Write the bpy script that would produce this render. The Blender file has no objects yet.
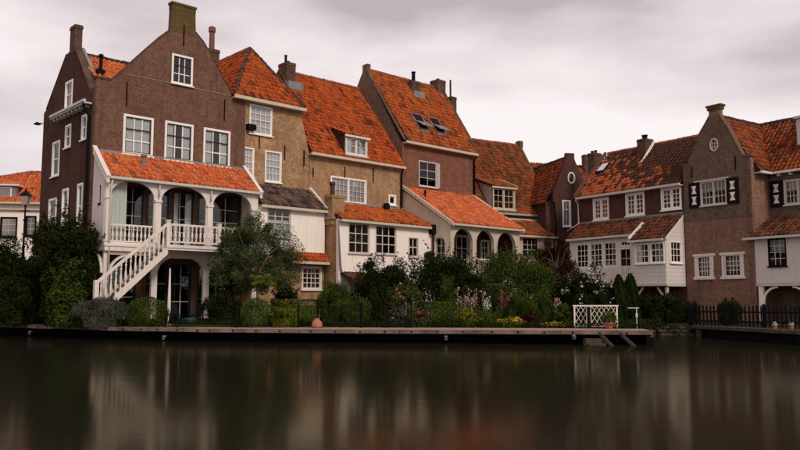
import bpy, math, random
import numpy as np
from mathutils import Vector, Matrix
from mathutils.geometry import delaunay_2d_cdt
R_ = random.Random(7)
scene = bpy.context.scene
COL = scene.collection

# ------------------------------------------------------------------ camera, sky, sun, exposure
F = 770.0                      # focal length in photo pixels (800 wide)
PITCH = math.atan(75 / F)
H = 1.6                        # eye above the water
G = .48                        # garden / quay level above the water
cam_d = bpy.data.cameras.new('camera')
cam = bpy.data.objects.new('camera', cam_d)
COL.objects.link(cam)
cam.location = (0, 0, H)
cam.rotation_euler = (math.pi / 2 + PITCH, 0, 0)
cam_d.sensor_width = 36
cam_d.lens = F / 800 * 36
cam_d.clip_end = 4000
scene.camera = cam
scene.view_settings.view_transform = 'Standard'
scene.view_settings.look = 'None'
scene.view_settings.exposure = 0.45
scene.view_settings.gamma = 1.0
scene.render.resolution_x, scene.render.resolution_y = 1024, 576
scene.cycles.max_bounces = 6
scene.cycles.transparent_max_bounces = 12
scene.cycles.use_denoising = True

SUN_EL, SUN_AZ = math.radians(38), math.radians(148)    # azimuth clockwise from +Y
world = bpy.data.worlds.new('World')
scene.world = world
world.use_nodes = True
wn, wl = world.node_tree.nodes, world.node_tree.links
wn.clear()


def wnode(t, **kw):
    n = wn.new(t)
    for k, v in kw.items():
        if k in n.inputs: n.inputs[k].default_value = v
        else: setattr(n, k, v)
    return n


w_out = wnode('ShaderNodeOutputWorld')
w_bg = wnode('ShaderNodeBackground'); w_bg.inputs['Strength'].default_value = .1
w_sky = wnode('ShaderNodeTexSky'); w_sky.sky_type = 'NISHITA'; w_sky.sun_disc = False
w_sky.sun_elevation = SUN_EL; w_sky.sun_rotation = SUN_AZ
w_tc = wnode('ShaderNodeTexCoord')
w_map = wnode('ShaderNodeMapping'); w_map.inputs['Scale'].default_value = (1.0, 1.0, 3.4)
w_map.inputs['Location'].default_value = (2.12, 1.0, 4.0)
w_n1 = wnode('ShaderNodeTexNoise'); w_n1.inputs['Scale'].default_value = 1.85
w_n1.inputs['Detail'].default_value = 5; w_n1.inputs['Roughness'].default_value = .48
w_r1 = wnode('ShaderNodeValToRGB')
cr = w_r1.color_ramp
cr.elements[0].position = .38; cr.elements[0].color = (3.8, 3.35, 3.48, 1)
cr.elements[1].position = .62; cr.elements[1].color = (7.15, 6.7, 6.68, 1)
e = cr.elements.new(.52); e.color = (6.1, 5.45, 5.52, 1)
w_n2 = wnode('ShaderNodeTexNoise'); w_n2.inputs['Scale'].default_value = 2.3; w_n2.inputs['Detail'].default_value = 3
w_r2 = wnode('ShaderNodeValToRGB')
w_r2.color_ramp.elements[0].position = .66; w_r2.color_ramp.elements[0].color = (0, 0, 0, 1)
w_r2.color_ramp.elements[1].position = .9; w_r2.color_ramp.elements[1].color = (.5, .5, .5, 1)
w_mx = wnode('ShaderNodeMixRGB')
wl.new(w_tc.outputs['Generated'], w_map.inputs['Vector'])
wl.new(w_map.outputs['Vector'], w_n1.inputs['Vector'])
wl.new(w_map.outputs['Vector'], w_n2.inputs['Vector'])
wl.new(w_n1.outputs['Fac'], w_r1.inputs['Fac'])
wl.new(w_n2.outputs['Fac'], w_r2.inputs['Fac'])
wl.new(w_r2.outputs['Color'], w_mx.inputs['Fac'])
wl.new(w_r1.outputs['Color'], w_mx.inputs['Color1'])
wl.new(w_sky.outputs['Color'], w_mx.inputs['Color2'])
wl.new(w_mx.outputs['Color'], w_bg.inputs['Color'])
wl.new(w_bg.outputs['Background'], w_out.inputs['Surface'])

sun_d = bpy.data.lights.new('sun', 'SUN')
sun_d.energy = 1.5
sun_d.angle = math.radians(14)
sun_d.color = (1.0, .88, .76)
sun = bpy.data.objects.new('sun', sun_d)
COL.objects.link(sun)
sd = Vector((math.sin(SUN_AZ) * math.cos(SUN_EL), math.cos(SUN_AZ) * math.cos(SUN_EL), math.sin(SUN_EL)))
sun.rotation_euler = sd.to_track_quat('Z', 'Y').to_euler()

# ------------------------------------------------------------------ measuring the place
cp, sp = math.cos(PITCH), math.sin(PITCH)


def ray(px, py):
    z = (225 - py) / F
    return ((px - 400) / F, cp - sp * z, sp + cp * z)


def at(px, py, Y):
    r = ray(px, py); t = Y / r[1]
    return (r[0] * t, Y, H + r[2] * t)


def gx(px, Y, z=G):
    return (px - 400) / F * (Y * cp + (z - H) * sp)


def gY(py, z=G):
    r = ray(400, py)
    return r[1] * (z - H) / r[2]


class Frame:
    """a row of fronts: origin, direction along the fronts, inward direction"""
    def __init__(s, px, py, Y, vp, rev=False):
        s.o = at(px, py, Y)[:2]
        d = ((vp - 400) / F * cp, 1.0); n = math.hypot(*d); k = -1 if rev else 1
        s.d = (k * d[0] / n, k * d[1] / n); s.y = (-s.d[1], s.d[0])
        s.ang = math.atan2(s.d[1], s.d[0])

    def uz(s, px, py, y=0):
        r = ray(px, py); ox, oy = s.o[0] + s.y[0] * y, s.o[1] + s.y[1] * y
        t = (ox * s.d[1] - oy * s.d[0]) / (r[0] * s.d[1] - r[1] * s.d[0])
        X, Y = r[0] * t, r[1] * t
        return (round((X - ox) * s.d[0] + (Y - oy) * s.d[1], 2), round(H + r[2] * t, 2))

    def rect(s, x0, y0, x1, y1, y=0):
        a = s.uz(x0, y0, y); b = s.uz(x1, y1, y)
        return a[0], b[0], b[1], a[1]

    def P(s, u, y, z):
        return (s.o[0] + u * s.d[0] + y * s.y[0], s.o[1] + u * s.d[1] + y * s.y[1], z)


FA = Frame(92, 200, 35, 1240)                    # left row (brick house to the tall brown house)
FE = Frame(473, 200, 52.7, 1750)                 # house in the corner
FF = Frame(570, 200, 54, 2969)                   # narrow gable behind
FM = Frame(684, 200, 43, -134, rev=True)         # right row
FL = Frame(20, 220, 52, 5200)                    # white house far left

# ------------------------------------------------------------------ materials


class Mt:
    def __init__(s, name, rough=.7, spec=.3):
        s.m = bpy.data.materials.new(name); s.m.use_nodes = True
        s.nt = s.m.node_tree; s.n = s.nt.nodes; s.n.clear()
        s.out = s.n.new('ShaderNodeOutputMaterial'); s.b = s.n.new('ShaderNodeBsdfPrincipled')
        s.l(s.b.outputs[0], s.out.inputs[0])
        s.b.inputs['Roughness'].default_value = rough
        s.b.inputs['Specular IOR Level'].default_value = spec

    def l(s, a, b): s.nt.links.new(a, b)

    def node(s, t, **kw):
        n = s.n.new(t)
        for k, v in kw.items():
            k2 = k.replace('_', ' ')
            if k in n.inputs: n.inputs[k].default_value = v
            elif k2 in n.inputs: n.inputs[k2].default_value = v
            else: setattr(n, k, v)
        return n

    def obj(s): return s.node('ShaderNodeTexCoord').outputs['Object']

    def noise(s, scale, detail=4, rough=.55, vec=None, sc=None):
        n = s.node('ShaderNodeTexNoise', Scale=scale, Detail=detail, Roughness=rough)
        v = vec or s.obj()
        if sc:
            mp = s.node('ShaderNodeMapping'); mp.inputs['Scale'].default_value = sc
            s.l(v, mp.inputs['Vector']); v = mp.outputs['Vector']
        s.l(v, n.inputs['Vector'])
        return n.outputs['Fac']

    def ramp(s, fac, stops):
        r = s.node('ShaderNodeValToRGB'); c = r.color_ramp
        while len(c.elements) < len(stops): c.elements.new(.5)
        for e, (p, col) in zip(c.elements, stops):
            e.position = p
            e.color = (col, col, col, 1) if isinstance(col, (int, float)) else (*col, 1)
        s.l(fac, r.inputs['Fac']); return r.outputs['Color']

    def mix(s, fac, a, b, mode='MIX'):
        m = s.node('ShaderNodeMixRGB'); m.blend_type = mode
        for k, v in (('Fac', fac), ('Color1', a), ('Color2', b)):
            if isinstance(v, (int, float)):
                m.inputs[k].default_value = v if k == 'Fac' else (v, v, v, 1)
            elif isinstance(v, tuple): m.inputs[k].default_value = (*v, 1)
            else: s.l(v, m.inputs[k])
        return m.outputs['Color']

    def base(s, c):
        if isinstance(c, tuple): s.b.inputs['Base Color'].default_value = (*c, 1)
        else: s.l(c, s.b.inputs['Base Color'])

    def bump(s, h, strength=.3, dist=.02):
        b = s.node('ShaderNodeBump', Strength=strength, Distance=dist)
        s.l(h, b.inputs['Height']); s.l(b.outputs[0], s.b.inputs['Normal'])


def m_plain(name, col, rough=.6, spec=.3, var=.12, scale=3, bump=.15, metal=0):
    t = Mt(name, rough, spec)
    a = tuple(c * (1 - var) for c in col); b = tuple(min(1, c * (1 + var)) for c in col)
    nf = t.noise(scale, 5)
    t.base(t.ramp(nf, [(.3, a), (.7, b)]))
    if bump: t.bump(t.noise(scale * 9, 3), bump, .01)
    t.b.inputs['Metallic'].default_value = metal
    return t.m


def m_paint(name, col, dirt=(.25, .2, .15), amount=.35, rough=.45):
    """painted wood or render with rain streaks and grime"""
    t = Mt(name, rough, .35)
    big = t.noise(.8, 5, .6)
    streak = t.noise(1.0, 5, .65, sc=(7, 7, .5))
    fine = t.noise(14, 3)
    base = t.mix(t.ramp(big, [(.35, 0), (.75, .35)]), col, tuple(c * .82 for c in col))
    k = t.ramp(streak, [(.52, 0), (.82, amount)])
    base = t.mix(k, base, dirt)
    k2 = t.ramp(fine, [(.62, 0), (.8, amount * .5)])
    base = t.mix(k2, base, dirt)
    t.base(base); t.bump(t.noise(22, 4), .12, .006)
    return t.m


def m_brick(name, c1, c2, mortar, blotch=(.1, .06, .04), blot=.5, stain=None, stain_amt=0, sizes=(.21, .062), hi=None):
    t = Mt(name, .95, .04)
    tc = t.obj()
    sx = t.node('ShaderNodeSeparateXYZ'); t.l(tc, sx.inputs[0])
    ad = t.node('ShaderNodeMath', operation='ADD'); t.l(sx.outputs[0], ad.inputs[0]); t.l(sx.outputs[1], ad.inputs[1])
    cx = t.node('ShaderNodeCombineXYZ'); t.l(ad.outputs[0], cx.inputs[0]); t.l(sx.outputs[2], cx.inputs[1])
    br = t.node('ShaderNodeTexBrick')
    br.inputs['Scale'].default_value = 1; br.inputs['Brick Width'].default_value = sizes[0]
    br.inputs['Row Height'].default_value = sizes[1]; br.inputs['Mortar Size'].default_value = .008
    br.inputs['Mortar Smooth'].default_value = .3; br.inputs['Bias'].default_value = 0
    br.inputs['Color1'].default_value = (*c1, 1); br.inputs['Color2'].default_value = (*c2, 1)
    br.inputs['Mortar'].default_value = (*mortar, 1)
    t.l(cx.outputs[0], br.inputs['Vector'])
    n1 = t.noise(.55, 6, .62); n2 = t.noise(3.2, 5, .65); n3 = t.noise(11, 4, .7, sc=(1, 1, 2.5))
    c = br.outputs['Color']
    c = t.mix(t.ramp(n1, [(.48, 0), (.7, blot)]), c, blotch)
    c = t.mix(t.ramp(n2, [(.5, 0), (.64, blot * .8)]), c, blotch)
    n4 = t.noise(7, 4, .75)
    c = t.mix(t.ramp(n4, [(.47, 0), (.62, .38)]), c, tuple(k * .5 for k in c2))
    st = t.noise(1.0, 5, .6, sc=(2.2, 2.2, .22))
    c = t.mix(t.ramp(st, [(.52, 0), (.72, .55)]), c, tuple(k * .38 for k in c2))
    c = t.mix(t.ramp(n3, [(.36, .6), (.48, 0)]), c, hi or tuple(min(1, k * 1.9) for k in c1))
    if stain:
        ns = t.noise(1.3, 5, .7)
        c = t.mix(t.ramp(ns, [(.5 - stain_amt * .2, stain_amt), (.62, 0)]), c, stain)
    t.base(c)
    hgt = t.mix(.45, br.outputs['Fac'], t.noise(26, 4), 'MIX')
    inv = t.node('ShaderNodeInvert'); t.l(hgt, inv.inputs['Color'])
    t.bump(inv.outputs[0], .5, .012)
    return t.m


def m_tiles(name, cols, dark=(.045, .028, .02), dark_lo=.55, dark_hi=.7, dark_amt=.9, moss=None, moss_amt=0, single=.1, rough=.75, bias=None):
    """clay pantiles: one shade per tile, lichen and soot patches on top"""
    t = Mt(name, rough, .1)
    a = t.node('ShaderNodeAttribute', attribute_name='tint').outputs['Fac']
    n = len(cols)
    c = t.ramp(a, [(i / n, cols[i]) for i in range(n)])
    nf = t.noise(.75, 6, .68)
    ad = t.mix(.4, nf, a)
    if bias:
        sx = t.node('ShaderNodeSeparateXYZ'); t.l(t.obj(), sx.inputs[0])
        for ch, (k, o0) in zip((0, 2), bias):
            m1 = t.node('ShaderNodeMath', operation='SUBTRACT'); t.l(sx.outputs[ch], m1.inputs[0]); m1.inputs[1].default_value = o0
            m2 = t.node('ShaderNodeMath', operation='MULTIPLY_ADD'); t.l(m1.outputs[0], m2.inputs[0]); m2.inputs[1].default_value = k
            t.l(ad, m2.inputs[2]); ad = m2.outputs[0]
    c = t.mix(t.ramp(ad, [(dark_lo, 0), (dark_hi, dark_amt)]), c, dark)
    # lone dark tiles
    c = t.mix(t.ramp(a, [(1 - single - .02, 0), (1 - single, .8)]), c, dark)
    f = t.noise(9, 5, .7)
    c = t.mix(t.ramp(f, [(.45, 0), (.62, .7)]), c, tuple(k * .3 for k in cols[0]))
    if moss:
        mf = t.noise(1.6, 5, .7)
        c = t.mix(t.ramp(mf, [(.52, 0), (.68, moss_amt)]), c, moss)
    t.base(c); t.bump(t.noise(40, 3), .2, .005)
    return t.m


def m_leaf(name, cols, rough=.8, trans=.0, spec=.06):
    t = Mt(name, rough, spec)
    a = t.node('ShaderNodeAttribute', attribute_name='tint').outputs['Fac']
    n = len(cols)
    c = t.ramp(a, [(i / max(1, n - 1), cols[i]) for i in range(n)])
    nf = t.noise(1.4, 3)
    c = t.mix(t.ramp(nf, [(.35, .45), (.65, 0)]), c, tuple(k * .5 for k in cols[0]))
    t.base(c)
    return t.m


def m_glass(name='window glass'):
    t = Mt(name)
    t.n.remove(t.b)
    tr = t.node('ShaderNodeBsdfTransparent'); tr.inputs[0].default_value = (.9, .92, .92, 1)
    gl = t.node('ShaderNodeBsdfGlossy'); gl.inputs['Roughness'].default_value = .02
    fr = t.node('ShaderNodeFresnel'); fr.inputs['IOR'].default_value = 1.52
    bm = t.node('ShaderNodeBump', Strength=.06, Distance=.02)
    t.l(t.noise(1.6, 2), bm.inputs['Height']); t.l(bm.outputs[0], gl.inputs['Normal'])
    mx = t.node('ShaderNodeMixShader')
    t.l(fr.outputs[0], mx.inputs[0]); t.l(tr.outputs[0], mx.inputs[1]); t.l(gl.outputs[0], mx.inputs[2])
    t.l(mx.outputs[0], t.out.inputs[0])
    return t.m


def m_water():
    t = Mt('canal water', .5, .1)
    t.n.remove(t.b)
    n1 = t.noise(1.0, 2, .5, sc=(.35, 1.6, 1)); n2 = t.noise(1.0, 2, .5, sc=(2.5, 8.0, 1))
    bm = t.node('ShaderNodeBump', Strength=.06, Distance=.04); t.l(t.mix(.3, n1, n2), bm.inputs['Height'])
    df = t.node('ShaderNodeBsdfDiffuse'); df.inputs[0].default_value = (.011, .011, .006, 1)
    gl = t.node('ShaderNodeBsdfGlossy'); gl.inputs[0].default_value = (.53, .49, .39, 1); gl.inputs['Roughness'].default_value = .115
    fr = t.node('ShaderNodeFresnel'); fr.inputs['IOR'].default_value = 1.33
    mx = t.node('ShaderNodeMixShader')
    for n_ in (df, gl): t.l(bm.outputs[0], n_.inputs['Normal'])
    t.l(fr.outputs[0], mx.inputs[0]); t.l(df.outputs[0], mx.inputs[1]); t.l(gl.outputs[0], mx.inputs[2]); t.l(mx.outputs[0], t.out.inputs[0])
    return t.m


def m_ground(name, c1, c2, scale=2.0, rough=.95, bump=.5):
    t = Mt(name, rough, .1)
    n = t.noise(scale, 6, .65); n2 = t.noise(scale * 11, 4, .6)
    c = t.ramp(n, [(.35, c1), (.65, c2)])
    c = t.mix(t.ramp(n2, [(.4, .5), (.65, 0)]), c, tuple(k * .45 for k in c1))
    t.base(c); t.bump(n2, bump, .03)
    return t.m


def m_board(name, col, gap=.14, rough=.5, dirt=.3, vertical=True):
    """painted boards: shallow grooves"""
    t = Mt(name, rough, .3)
    tc = t.obj(); sx = t.node('ShaderNodeSeparateXYZ'); t.l(tc, sx.inputs[0])
    ad = t.node('ShaderNodeMath', operation='ADD'); t.l(sx.outputs[0], ad.inputs[0]); t.l(sx.outputs[1], ad.inputs[1])
    src = ad.outputs[0] if vertical else sx.outputs[2]
    dv = t.node('ShaderNodeMath', operation='DIVIDE'); t.l(src, dv.inputs[0]); dv.inputs[1].default_value = gap
    fr = t.node('ShaderNodeMath', operation='FRACT'); t.l(dv.outputs[0], fr.inputs[0])
    g = t.ramp(fr.outputs[0], [(0, 0), (.07, 1)])
    streak = t.noise(1.0, 5, .65, sc=(9, 9, .45))
    c = t.mix(t.ramp(streak, [(.45, 0), (.8, dirt)]), col, (.2, .16, .13))
    c = t.mix(g, tuple(k * .45 for k in col), c)
    t.base(c); t.bump(g, .6, .012)
    return t.m


M = {}
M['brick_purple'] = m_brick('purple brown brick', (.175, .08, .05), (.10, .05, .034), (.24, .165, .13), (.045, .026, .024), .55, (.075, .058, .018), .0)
M['brick_purple_shaded'] = m_brick('shaded purple brown brick', (.10, .042, .03), (.065, .03, .024), (.08, .055, .05), (.03, .018, .017), .55)  # darker copy of the front brick, side-wall shade put into the colour
M['brick_moss'] = m_brick('mossy brown brick', (.13, .085, .035), (.095, .065, .027), (.13, .11, .06), (.06, .05, .02), .6, (.09, .07, .018), .6)
M['brick_yellow'] = m_brick('weathered yellow brick', (.47, .28, .135), (.34, .19, .095), (.42, .3, .2), (.17, .095, .055), .65, (.13, .078, .052), .4)
M['brick_red'] = m_brick('red brown brick', (.27, .105, .06), (.14, .06, .042), (.16, .105, .085), (.07, .04, .032), .6)
M['brick_redlow'] = m_brick('orange brown brick', (.36, .17, .10), (.24, .115, .075), (.3, .23, .18), (.13, .075, .055), .5)
M['brick_grey'] = m_brick('grey brown brick', (.17, .108, .075), (.115, .075, .055), (.16, .12, .1), (.06, .045, .036), .7)
M['brick_darkred'] = m_brick('dark red brick', (.11, .045, .034), (.07, .032, .026), (.08, .055, .05), (.028, .016, .016), .6)
M['brick_chimney'] = m_brick('sooty chimney brick', (.13, .07, .05), (.085, .05, .038), (.12, .09, .07), (.035, .025, .02), .7)
M['plaster'] = m_paint('off white plaster', (.86, .775, .70), (.34, .24, .19), .4, .8)
M['plaster_pink'] = m_paint('pinkish cream plaster', (.58, .42, .33), (.2, .13, .1), .5, .8)
M['plaster_grey'] = m_paint('greyish white plaster', (.66, .58, .54), (.24, .18, .15), .45, .8)
M['white'] = m_paint('white painted wood', (.71, .635, .575), (.2, .17, .12), .5, .5)
M['trim'] = m_paint('fresh white window paint', (.84, .79, .75), (.3, .25, .2), .25, .45)
M['stone_line'] = m_plain('weathered stone line', (.3, .22, .19), .9, .05)
M['cream'] = m_paint('cream painted wood', (.55, .46, .36), (.2, .15, .1), .4, .5)
M['greywood'] = m_paint('grey white painted wood', (.55, .5, .47), (.2, .16, .14), .4, .5)
M['tan'] = m_paint('tan painted board', (.42, .33, .23), (.14, .1, .07), .5, .5)
M['dark_sash'] = m_plain('dark green sash paint', (.012, .016, .014), .35, .4)
M['iron'] = m_plain('black iron', (.004, .004, .004), .75, .12)
M['lead'] = m_plain('grey lead', (.2, .19, .2), .5, .4, .2)
M['zinc'] = m_plain('dull zinc gutter', (.16, .15, .15), .5, .4, .2)
M['board_white'] = m_board('white vertical boards', (.6, .52, .48), .16)
M['board_greenish'] = m_board('pale green boards', (.42, .46, .42), .2)
M['board_bay'] = m_board('white horizontal boards', (.66, .59, .56), .22, vertical=False, dirt=.2)
M['curtain'] = m_plain('net curtain', (.84, .80, .80), .9, .1, .06, 4, 0)
M['curtain2'] = m_plain('beige curtain', (.45, .4, .36), .9, .1, .1, 4, 0)
M['glass'] = m_glass()
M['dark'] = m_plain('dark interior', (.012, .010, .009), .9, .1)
ORG = [(0.387, 0.06708, 0.01514), (0.4799, 0.09056, 0.01926), (0.3096, 0.05031, 0.01376), (0.5263, 0.114, 0.02408), (0.418, 0.07379, 0.01651)]
M['t_bright'] = m_tiles('bright orange pantiles', [(0.51, 0.1148, 0.03825), (0.612, 0.153, 0.051), (0.425, 0.085, 0.02975), (0.646, 0.187, 0.068)], (.2, .06, .03), .62, .8, .5, single=.03)
M['t_orange'] = m_tiles('orange pantiles', ORG, (.07, .028, .018), .58, .74, .75, (.4, .2, .05), .25, single=.09)
M['t_hip'] = m_tiles('weathered orange pantiles', ORG, (.07, .028, .018), .56, .72, .8, (.42, .2, .06), .3, single=.06)
M['t_D'] = m_tiles('deep orange pantiles', [(.38, .072, .018), (.48, .10, .022), (.28, .05, .014), (.5, .13, .025)], (.085, .03, .018), .57, .75, .75, (.33, .15, .035), .45, single=.13)
M['t_E'] = m_tiles('mottled brown orange pantiles', [(.26, .06, .02), (.36, .085, .024), (.16, .042, .018), (.4, .11, .028)], (.075, .045, .022), .5, .66, .85, (.16, .10, .035), .65, single=.22)
M['t_M'] = m_tiles('blackened orange pantiles', [(.4, .095, .03), (.5, .13, .04), (.3, .07, .028)], (.035, .024, .022), .45, .5, .95, None, 0, single=.12, bias=((.055, 2.7), (.12, 8.95)))
M['t_R'] = m_tiles('dull red orange pantiles', [(.28, .062, .02), (.36, .085, .024), (.19, .043, .018), (.33, .092, .026)], (.05, .026, .018), .53, .68, .8, None, 0, single=.16)
M['t_brown'] = m_tiles('brown moss grown pantiles', [(.15, .045, .022), (.2, .06, .025), (.10, .035, .02)], (.04, .026, .02), .5, .66, .8, (.14, .085, .03), .5, single=.2)
M['t_slate'] = m_tiles('dark glazed pantiles', [(.10, .068, .058), (.14, .095, .08), (.07, .05, .045)], (.03, .022, .02), .52, .68, .7, (.36, .12, .045), .5, single=.05)
M['ridge'] = m_plain('ridge tile clay', (.26, .085, .04), .7, .2, .45, 2.5)
M['ridge_dark'] = m_plain('sooty ridge tile', (.05, .03, .025), .7, .2, .4, 2.5)
M['underlay'] = m_plain('roof boarding', (.06, .03, .02), .9, .1)
M['black_shutter'] = m_plain('black shutter paint', (.008, .0075, .0075), .8, .1)
M['red_paint'] = m_plain('red paint', (.35, .02, .03), .45, .4)
M['white_paint'] = m_plain('white paint', (.75, .7, .68), .45, .4)
M['lawn'] = m_ground('mown grass', (.02, .035, .009), (.035, .055, .014), 3)
M['soil'] = m_ground('dark garden soil', (.018, .014, .009), (.03, .024, .013), 1.5)
M['path'] = m_ground('pinkish brick path', (.30, .19, .15), (.44, .29, .23), 3.5)
M['beam'] = m_plain('weathered quay beam', (.15, .105, .09), .85, .1, .5, 1.6, .4)
M['pile'] = m_plain('wet dark sheet piling', (.006, .005, .005), .9, .05, .3)
M['dark_timber'] = m_plain('old dark timber', (.045, .04, .042), .8, .1, .4, 4, .5)
M['stone'] = m_ground('mossy rubble stone', (.055, .042, .03), (.12, .09, .065), 3, .9, .8)
M['terracotta'] = m_plain('terracotta', (.36, .135, .08), .8, .2, .15)
M['bark'] = m_plain('grey brown bark', (.14, .1, .075), .9, .1, .3, 12, .6)
M['street'] = m_ground('brick street', (.10, .07, .06), (.16, .11, .09), 3)

# ------------------------------------------------------------------ mesh helpers


class MB:
    def __init__(s, basis=None):
        s.v = []; s.f = []; s.basis = basis

    def add(s, vs, fs):
        o = len(s.v); s.v += [tuple(p) for p in vs]; s.f += [tuple(i + o for i in q) for q in fs]; return s

    def box(s, x0, x1, y0, y1, z0, z1):
        return s.add([(x0, y0, z0), (x1, y0, z0), (x1, y1, z0), (x0, y1, z0), (x0, y0, z1), (x1, y0, z1), (x1, y1, z1), (x0, y1, z1)],
                     [(0, 3, 2, 1), (4, 5, 6, 7), (0, 1, 5, 4), (1, 2, 6, 5), (2, 3, 7, 6), (3, 0, 4, 7)])

    def hexa(s, p):      # eight points: bottom ring, top ring
        return s.add(p, [(0, 3, 2, 1), (4, 5, 6, 7), (0, 1, 5, 4), (1, 2, 6, 5), (2, 3, 7, 6), (3, 0, 4, 7)])

    def slab(s, a, b, c, d, t):      # quad abcd thickened by vector t
        t = Vector(t); q = [Vector(k) for k in (a, b, c, d)]
        return s.hexa([*(tuple(k + t) for k in q), *(tuple(k) for k in q)])

    def bar(s, p0, p1, w, h, up=(0, 0, 1)):
        p0, p1 = Vector(p0), Vector(p1); d = (p1 - p0).normalized()
        x = d.cross(Vector(up)).normalized() * (w / 2); y = x.cross(d).normalized() * (h / 2)
        return s.hexa([p0 - x - y, p0 + x - y, p0 + x + y, p0 - x + y, p1 - x - y, p1 + x - y, p1 + x + y, p1 - x + y])

    def tube(s, pts, r, n=8, cap=True):
        pts = [Vector(p) for p in pts]; rs = r if isinstance(r, (list, tuple)) else [r] * len(pts)
        rings = []
        for i, p in enumerate(pts):
            d = (pts[min(i + 1, len(pts) - 1)] - pts[max(i - 1, 0)]).normalized()
            a = Vector((0, 0, 1)) if abs(d.z) < .9 else Vector((1, 0, 0))
            x = d.cross(a).normalized(); y = d.cross(x)
            rings.append([p + (x * math.cos(2 * math.pi * k / n) + y * math.sin(2 * math.pi * k / n)) * rs[i] for k in range(n)])
        vs = [q for rg in rings for q in rg]; fs = []
        for i in range(len(pts) - 1):
            for k in range(n):
                fs.append((i * n + k, i * n + (k + 1) % n, (i + 1) * n + (k + 1) % n, (i + 1) * n + k))
        if cap: fs += [tuple(range(n))[::-1], tuple(range((len(pts) - 1) * n, len(pts) * n))]
        return s.add(vs, fs)

    def lathe(s, cx, cy, prof, n=10):
        vs = []; fs = []
        for r, z in prof:
            vs += [(cx + r * math.cos(2 * math.pi * k / n), cy + r * math.sin(2 * math.pi * k / n), z) for k in range(n)]
        for i in range(len(prof) - 1):
            for k in range(n):
                fs.append((i * n + k, i * n + (k + 1) % n, (i + 1) * n + (k + 1) % n, (i + 1) * n + k))
        fs += [tuple(range(n))[::-1], tuple(range((len(prof) - 1) * n, len(prof) * n))]
        return s.add(vs, fs)

    def panel(s, outer, holes, y0, y1):
        """upright plate in the a-z plane with openings cut through, from depth y0 to y1"""
        loops = [outer] + list(holes); pts = []; ed = []
        for lp in loops:
            o = len(pts); pts += [Vector(p) for p in lp]
            ed += [(o + i, o + (i + 1) % len(lp)) for i in range(len(lp))]
        vs, _, fs, *_ = delaunay_2d_cdt(pts, ed, [], 0, 1e-5)

        def inside(p, lp):
            r = False; j = len(lp) - 1
            for i in range(len(lp)):
                if (lp[i][1] > p[1]) != (lp[j][1] > p[1]) and p[0] < (lp[j][0] - lp[i][0]) * (p[1] - lp[i][1]) / (lp[j][1] - lp[i][1]) + lp[i][0]: r = not r
                j = i
            return r
        keep = []
        for f in fs:
            c = sum((vs[i] for i in f), Vector((0, 0))) / len(f)
            if inside(c, outer) and not any(inside(c, h) for h in holes): keep.append(tuple(f))
        n = len(vs)
        V = [(p.x, y0, p.y) for p in vs] + [(p.x, y1, p.y) for p in vs]
        s.add(V, keep + [tuple(i + n for i in reversed(f)) for f in keep])
        for lp in loops:
            m = len(lp)
            s.add([(a, y0, z) for a, z in lp] + [(a, y1, z) for a, z in lp], [(i, i + m, (i + 1) % m + m, (i + 1) % m) for i in range(m)])
        return s

    def points(s, off=(0, 0, 0)):
        V = s.v
        if s.basis:
            ox, oy, an = s.basis; c, k = math.cos(an), math.sin(an)
            V = [(ox + a * c - b * k, oy + a * k + b * c, z) for a, b, z in V]
        return [(x - off[0], y - off[1], z - off[2]) for x, y, z in V]


def props(o, label=None, cat=None, group=None, kind=None):
    for k, v in (('label', label), ('category', cat), ('group', group), ('kind', kind)):
        if v: o[k] = v
    return o


def mesh_obj(name, verts, faces, mat, parent=None, smooth=False, recalc=True):
    me = bpy.data.meshes.new(name)
    me.from_pydata([tuple(v) for v in verts], [], faces)
    if recalc:
        import bmesh
        bm = bmesh.new(); bm.from_mesh(me); bmesh.ops.recalc_face_normals(bm, faces=bm.faces); bm.to_mesh(me); bm.free()
    if mat: me.materials.append(mat)
    if smooth:
        me.polygons.foreach_set('use_smooth', [True] * len(me.polygons))
    o = bpy.data.objects.new(name, me); COL.objects.link(o)
    if parent: o.parent = parent
    return o


def np_mesh(name, V, Q, mat, tint=None, parent=None, smooth=False, k=4):
    """V (n,3) float, Q (m,k) int"""
    me = bpy.data.meshes.new(name); m = len(Q)
    me.vertices.add(len(V)); me.vertices.foreach_set('co', np.asarray(V, dtype=np.float32).ravel())
    me.loops.add(m * k); me.loops.foreach_set('vertex_index', np.asarray(Q, dtype=np.int32).ravel())
    me.polygons.add(m); me.polygons.foreach_set('loop_start', np.arange(0, m * k, k, dtype=np.int32))
    me.polygons.foreach_set('loop_total', np.full(m, k, dtype=np.int32))
    if smooth: me.polygons.foreach_set('use_smooth', np.ones(m, dtype=bool))
    me.update(calc_edges=True)
    if tint is not None:
        at_ = me.attributes.new('tint', 'FLOAT', 'FACE'); at_.data.foreach_set('value', np.asarray(tint, dtype=np.float32))
    me.materials.append(mat)
    o = bpy.data.objects.new(name, me); COL.objects.link(o)
    if parent: o.parent = parent
    return o


class Thing:
    """an Empty at the thing's base, parts measured in the frame of its row"""
    def __init__(s, fr, u, name, label, cat, group=None, y=0, z=G):
        s.fr = fr; s.off = (u, y, z)
        s.r = bpy.data.objects.new(name, None); COL.objects.link(s.r)
        s.r.empty_display_size = .3
        s.r.location = fr.P(u, y, z); s.r.rotation_euler = (0, 0, fr.ang)
        props(s.r, label, cat, group)

    def add(s, mb, name, mat, parent=None, smooth=False, kind=None, label=None):
        o = mesh_obj(name, mb.points(s.off), mb.f, M[mat] if isinstance(mat, str) else mat, parent or s.r, smooth)
        return props(o, label, kind=kind)


def rect(a0, a1, z0, z1): return [(a0, z0), (a1, z0), (a1, z1), (a0, z1)]


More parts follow.
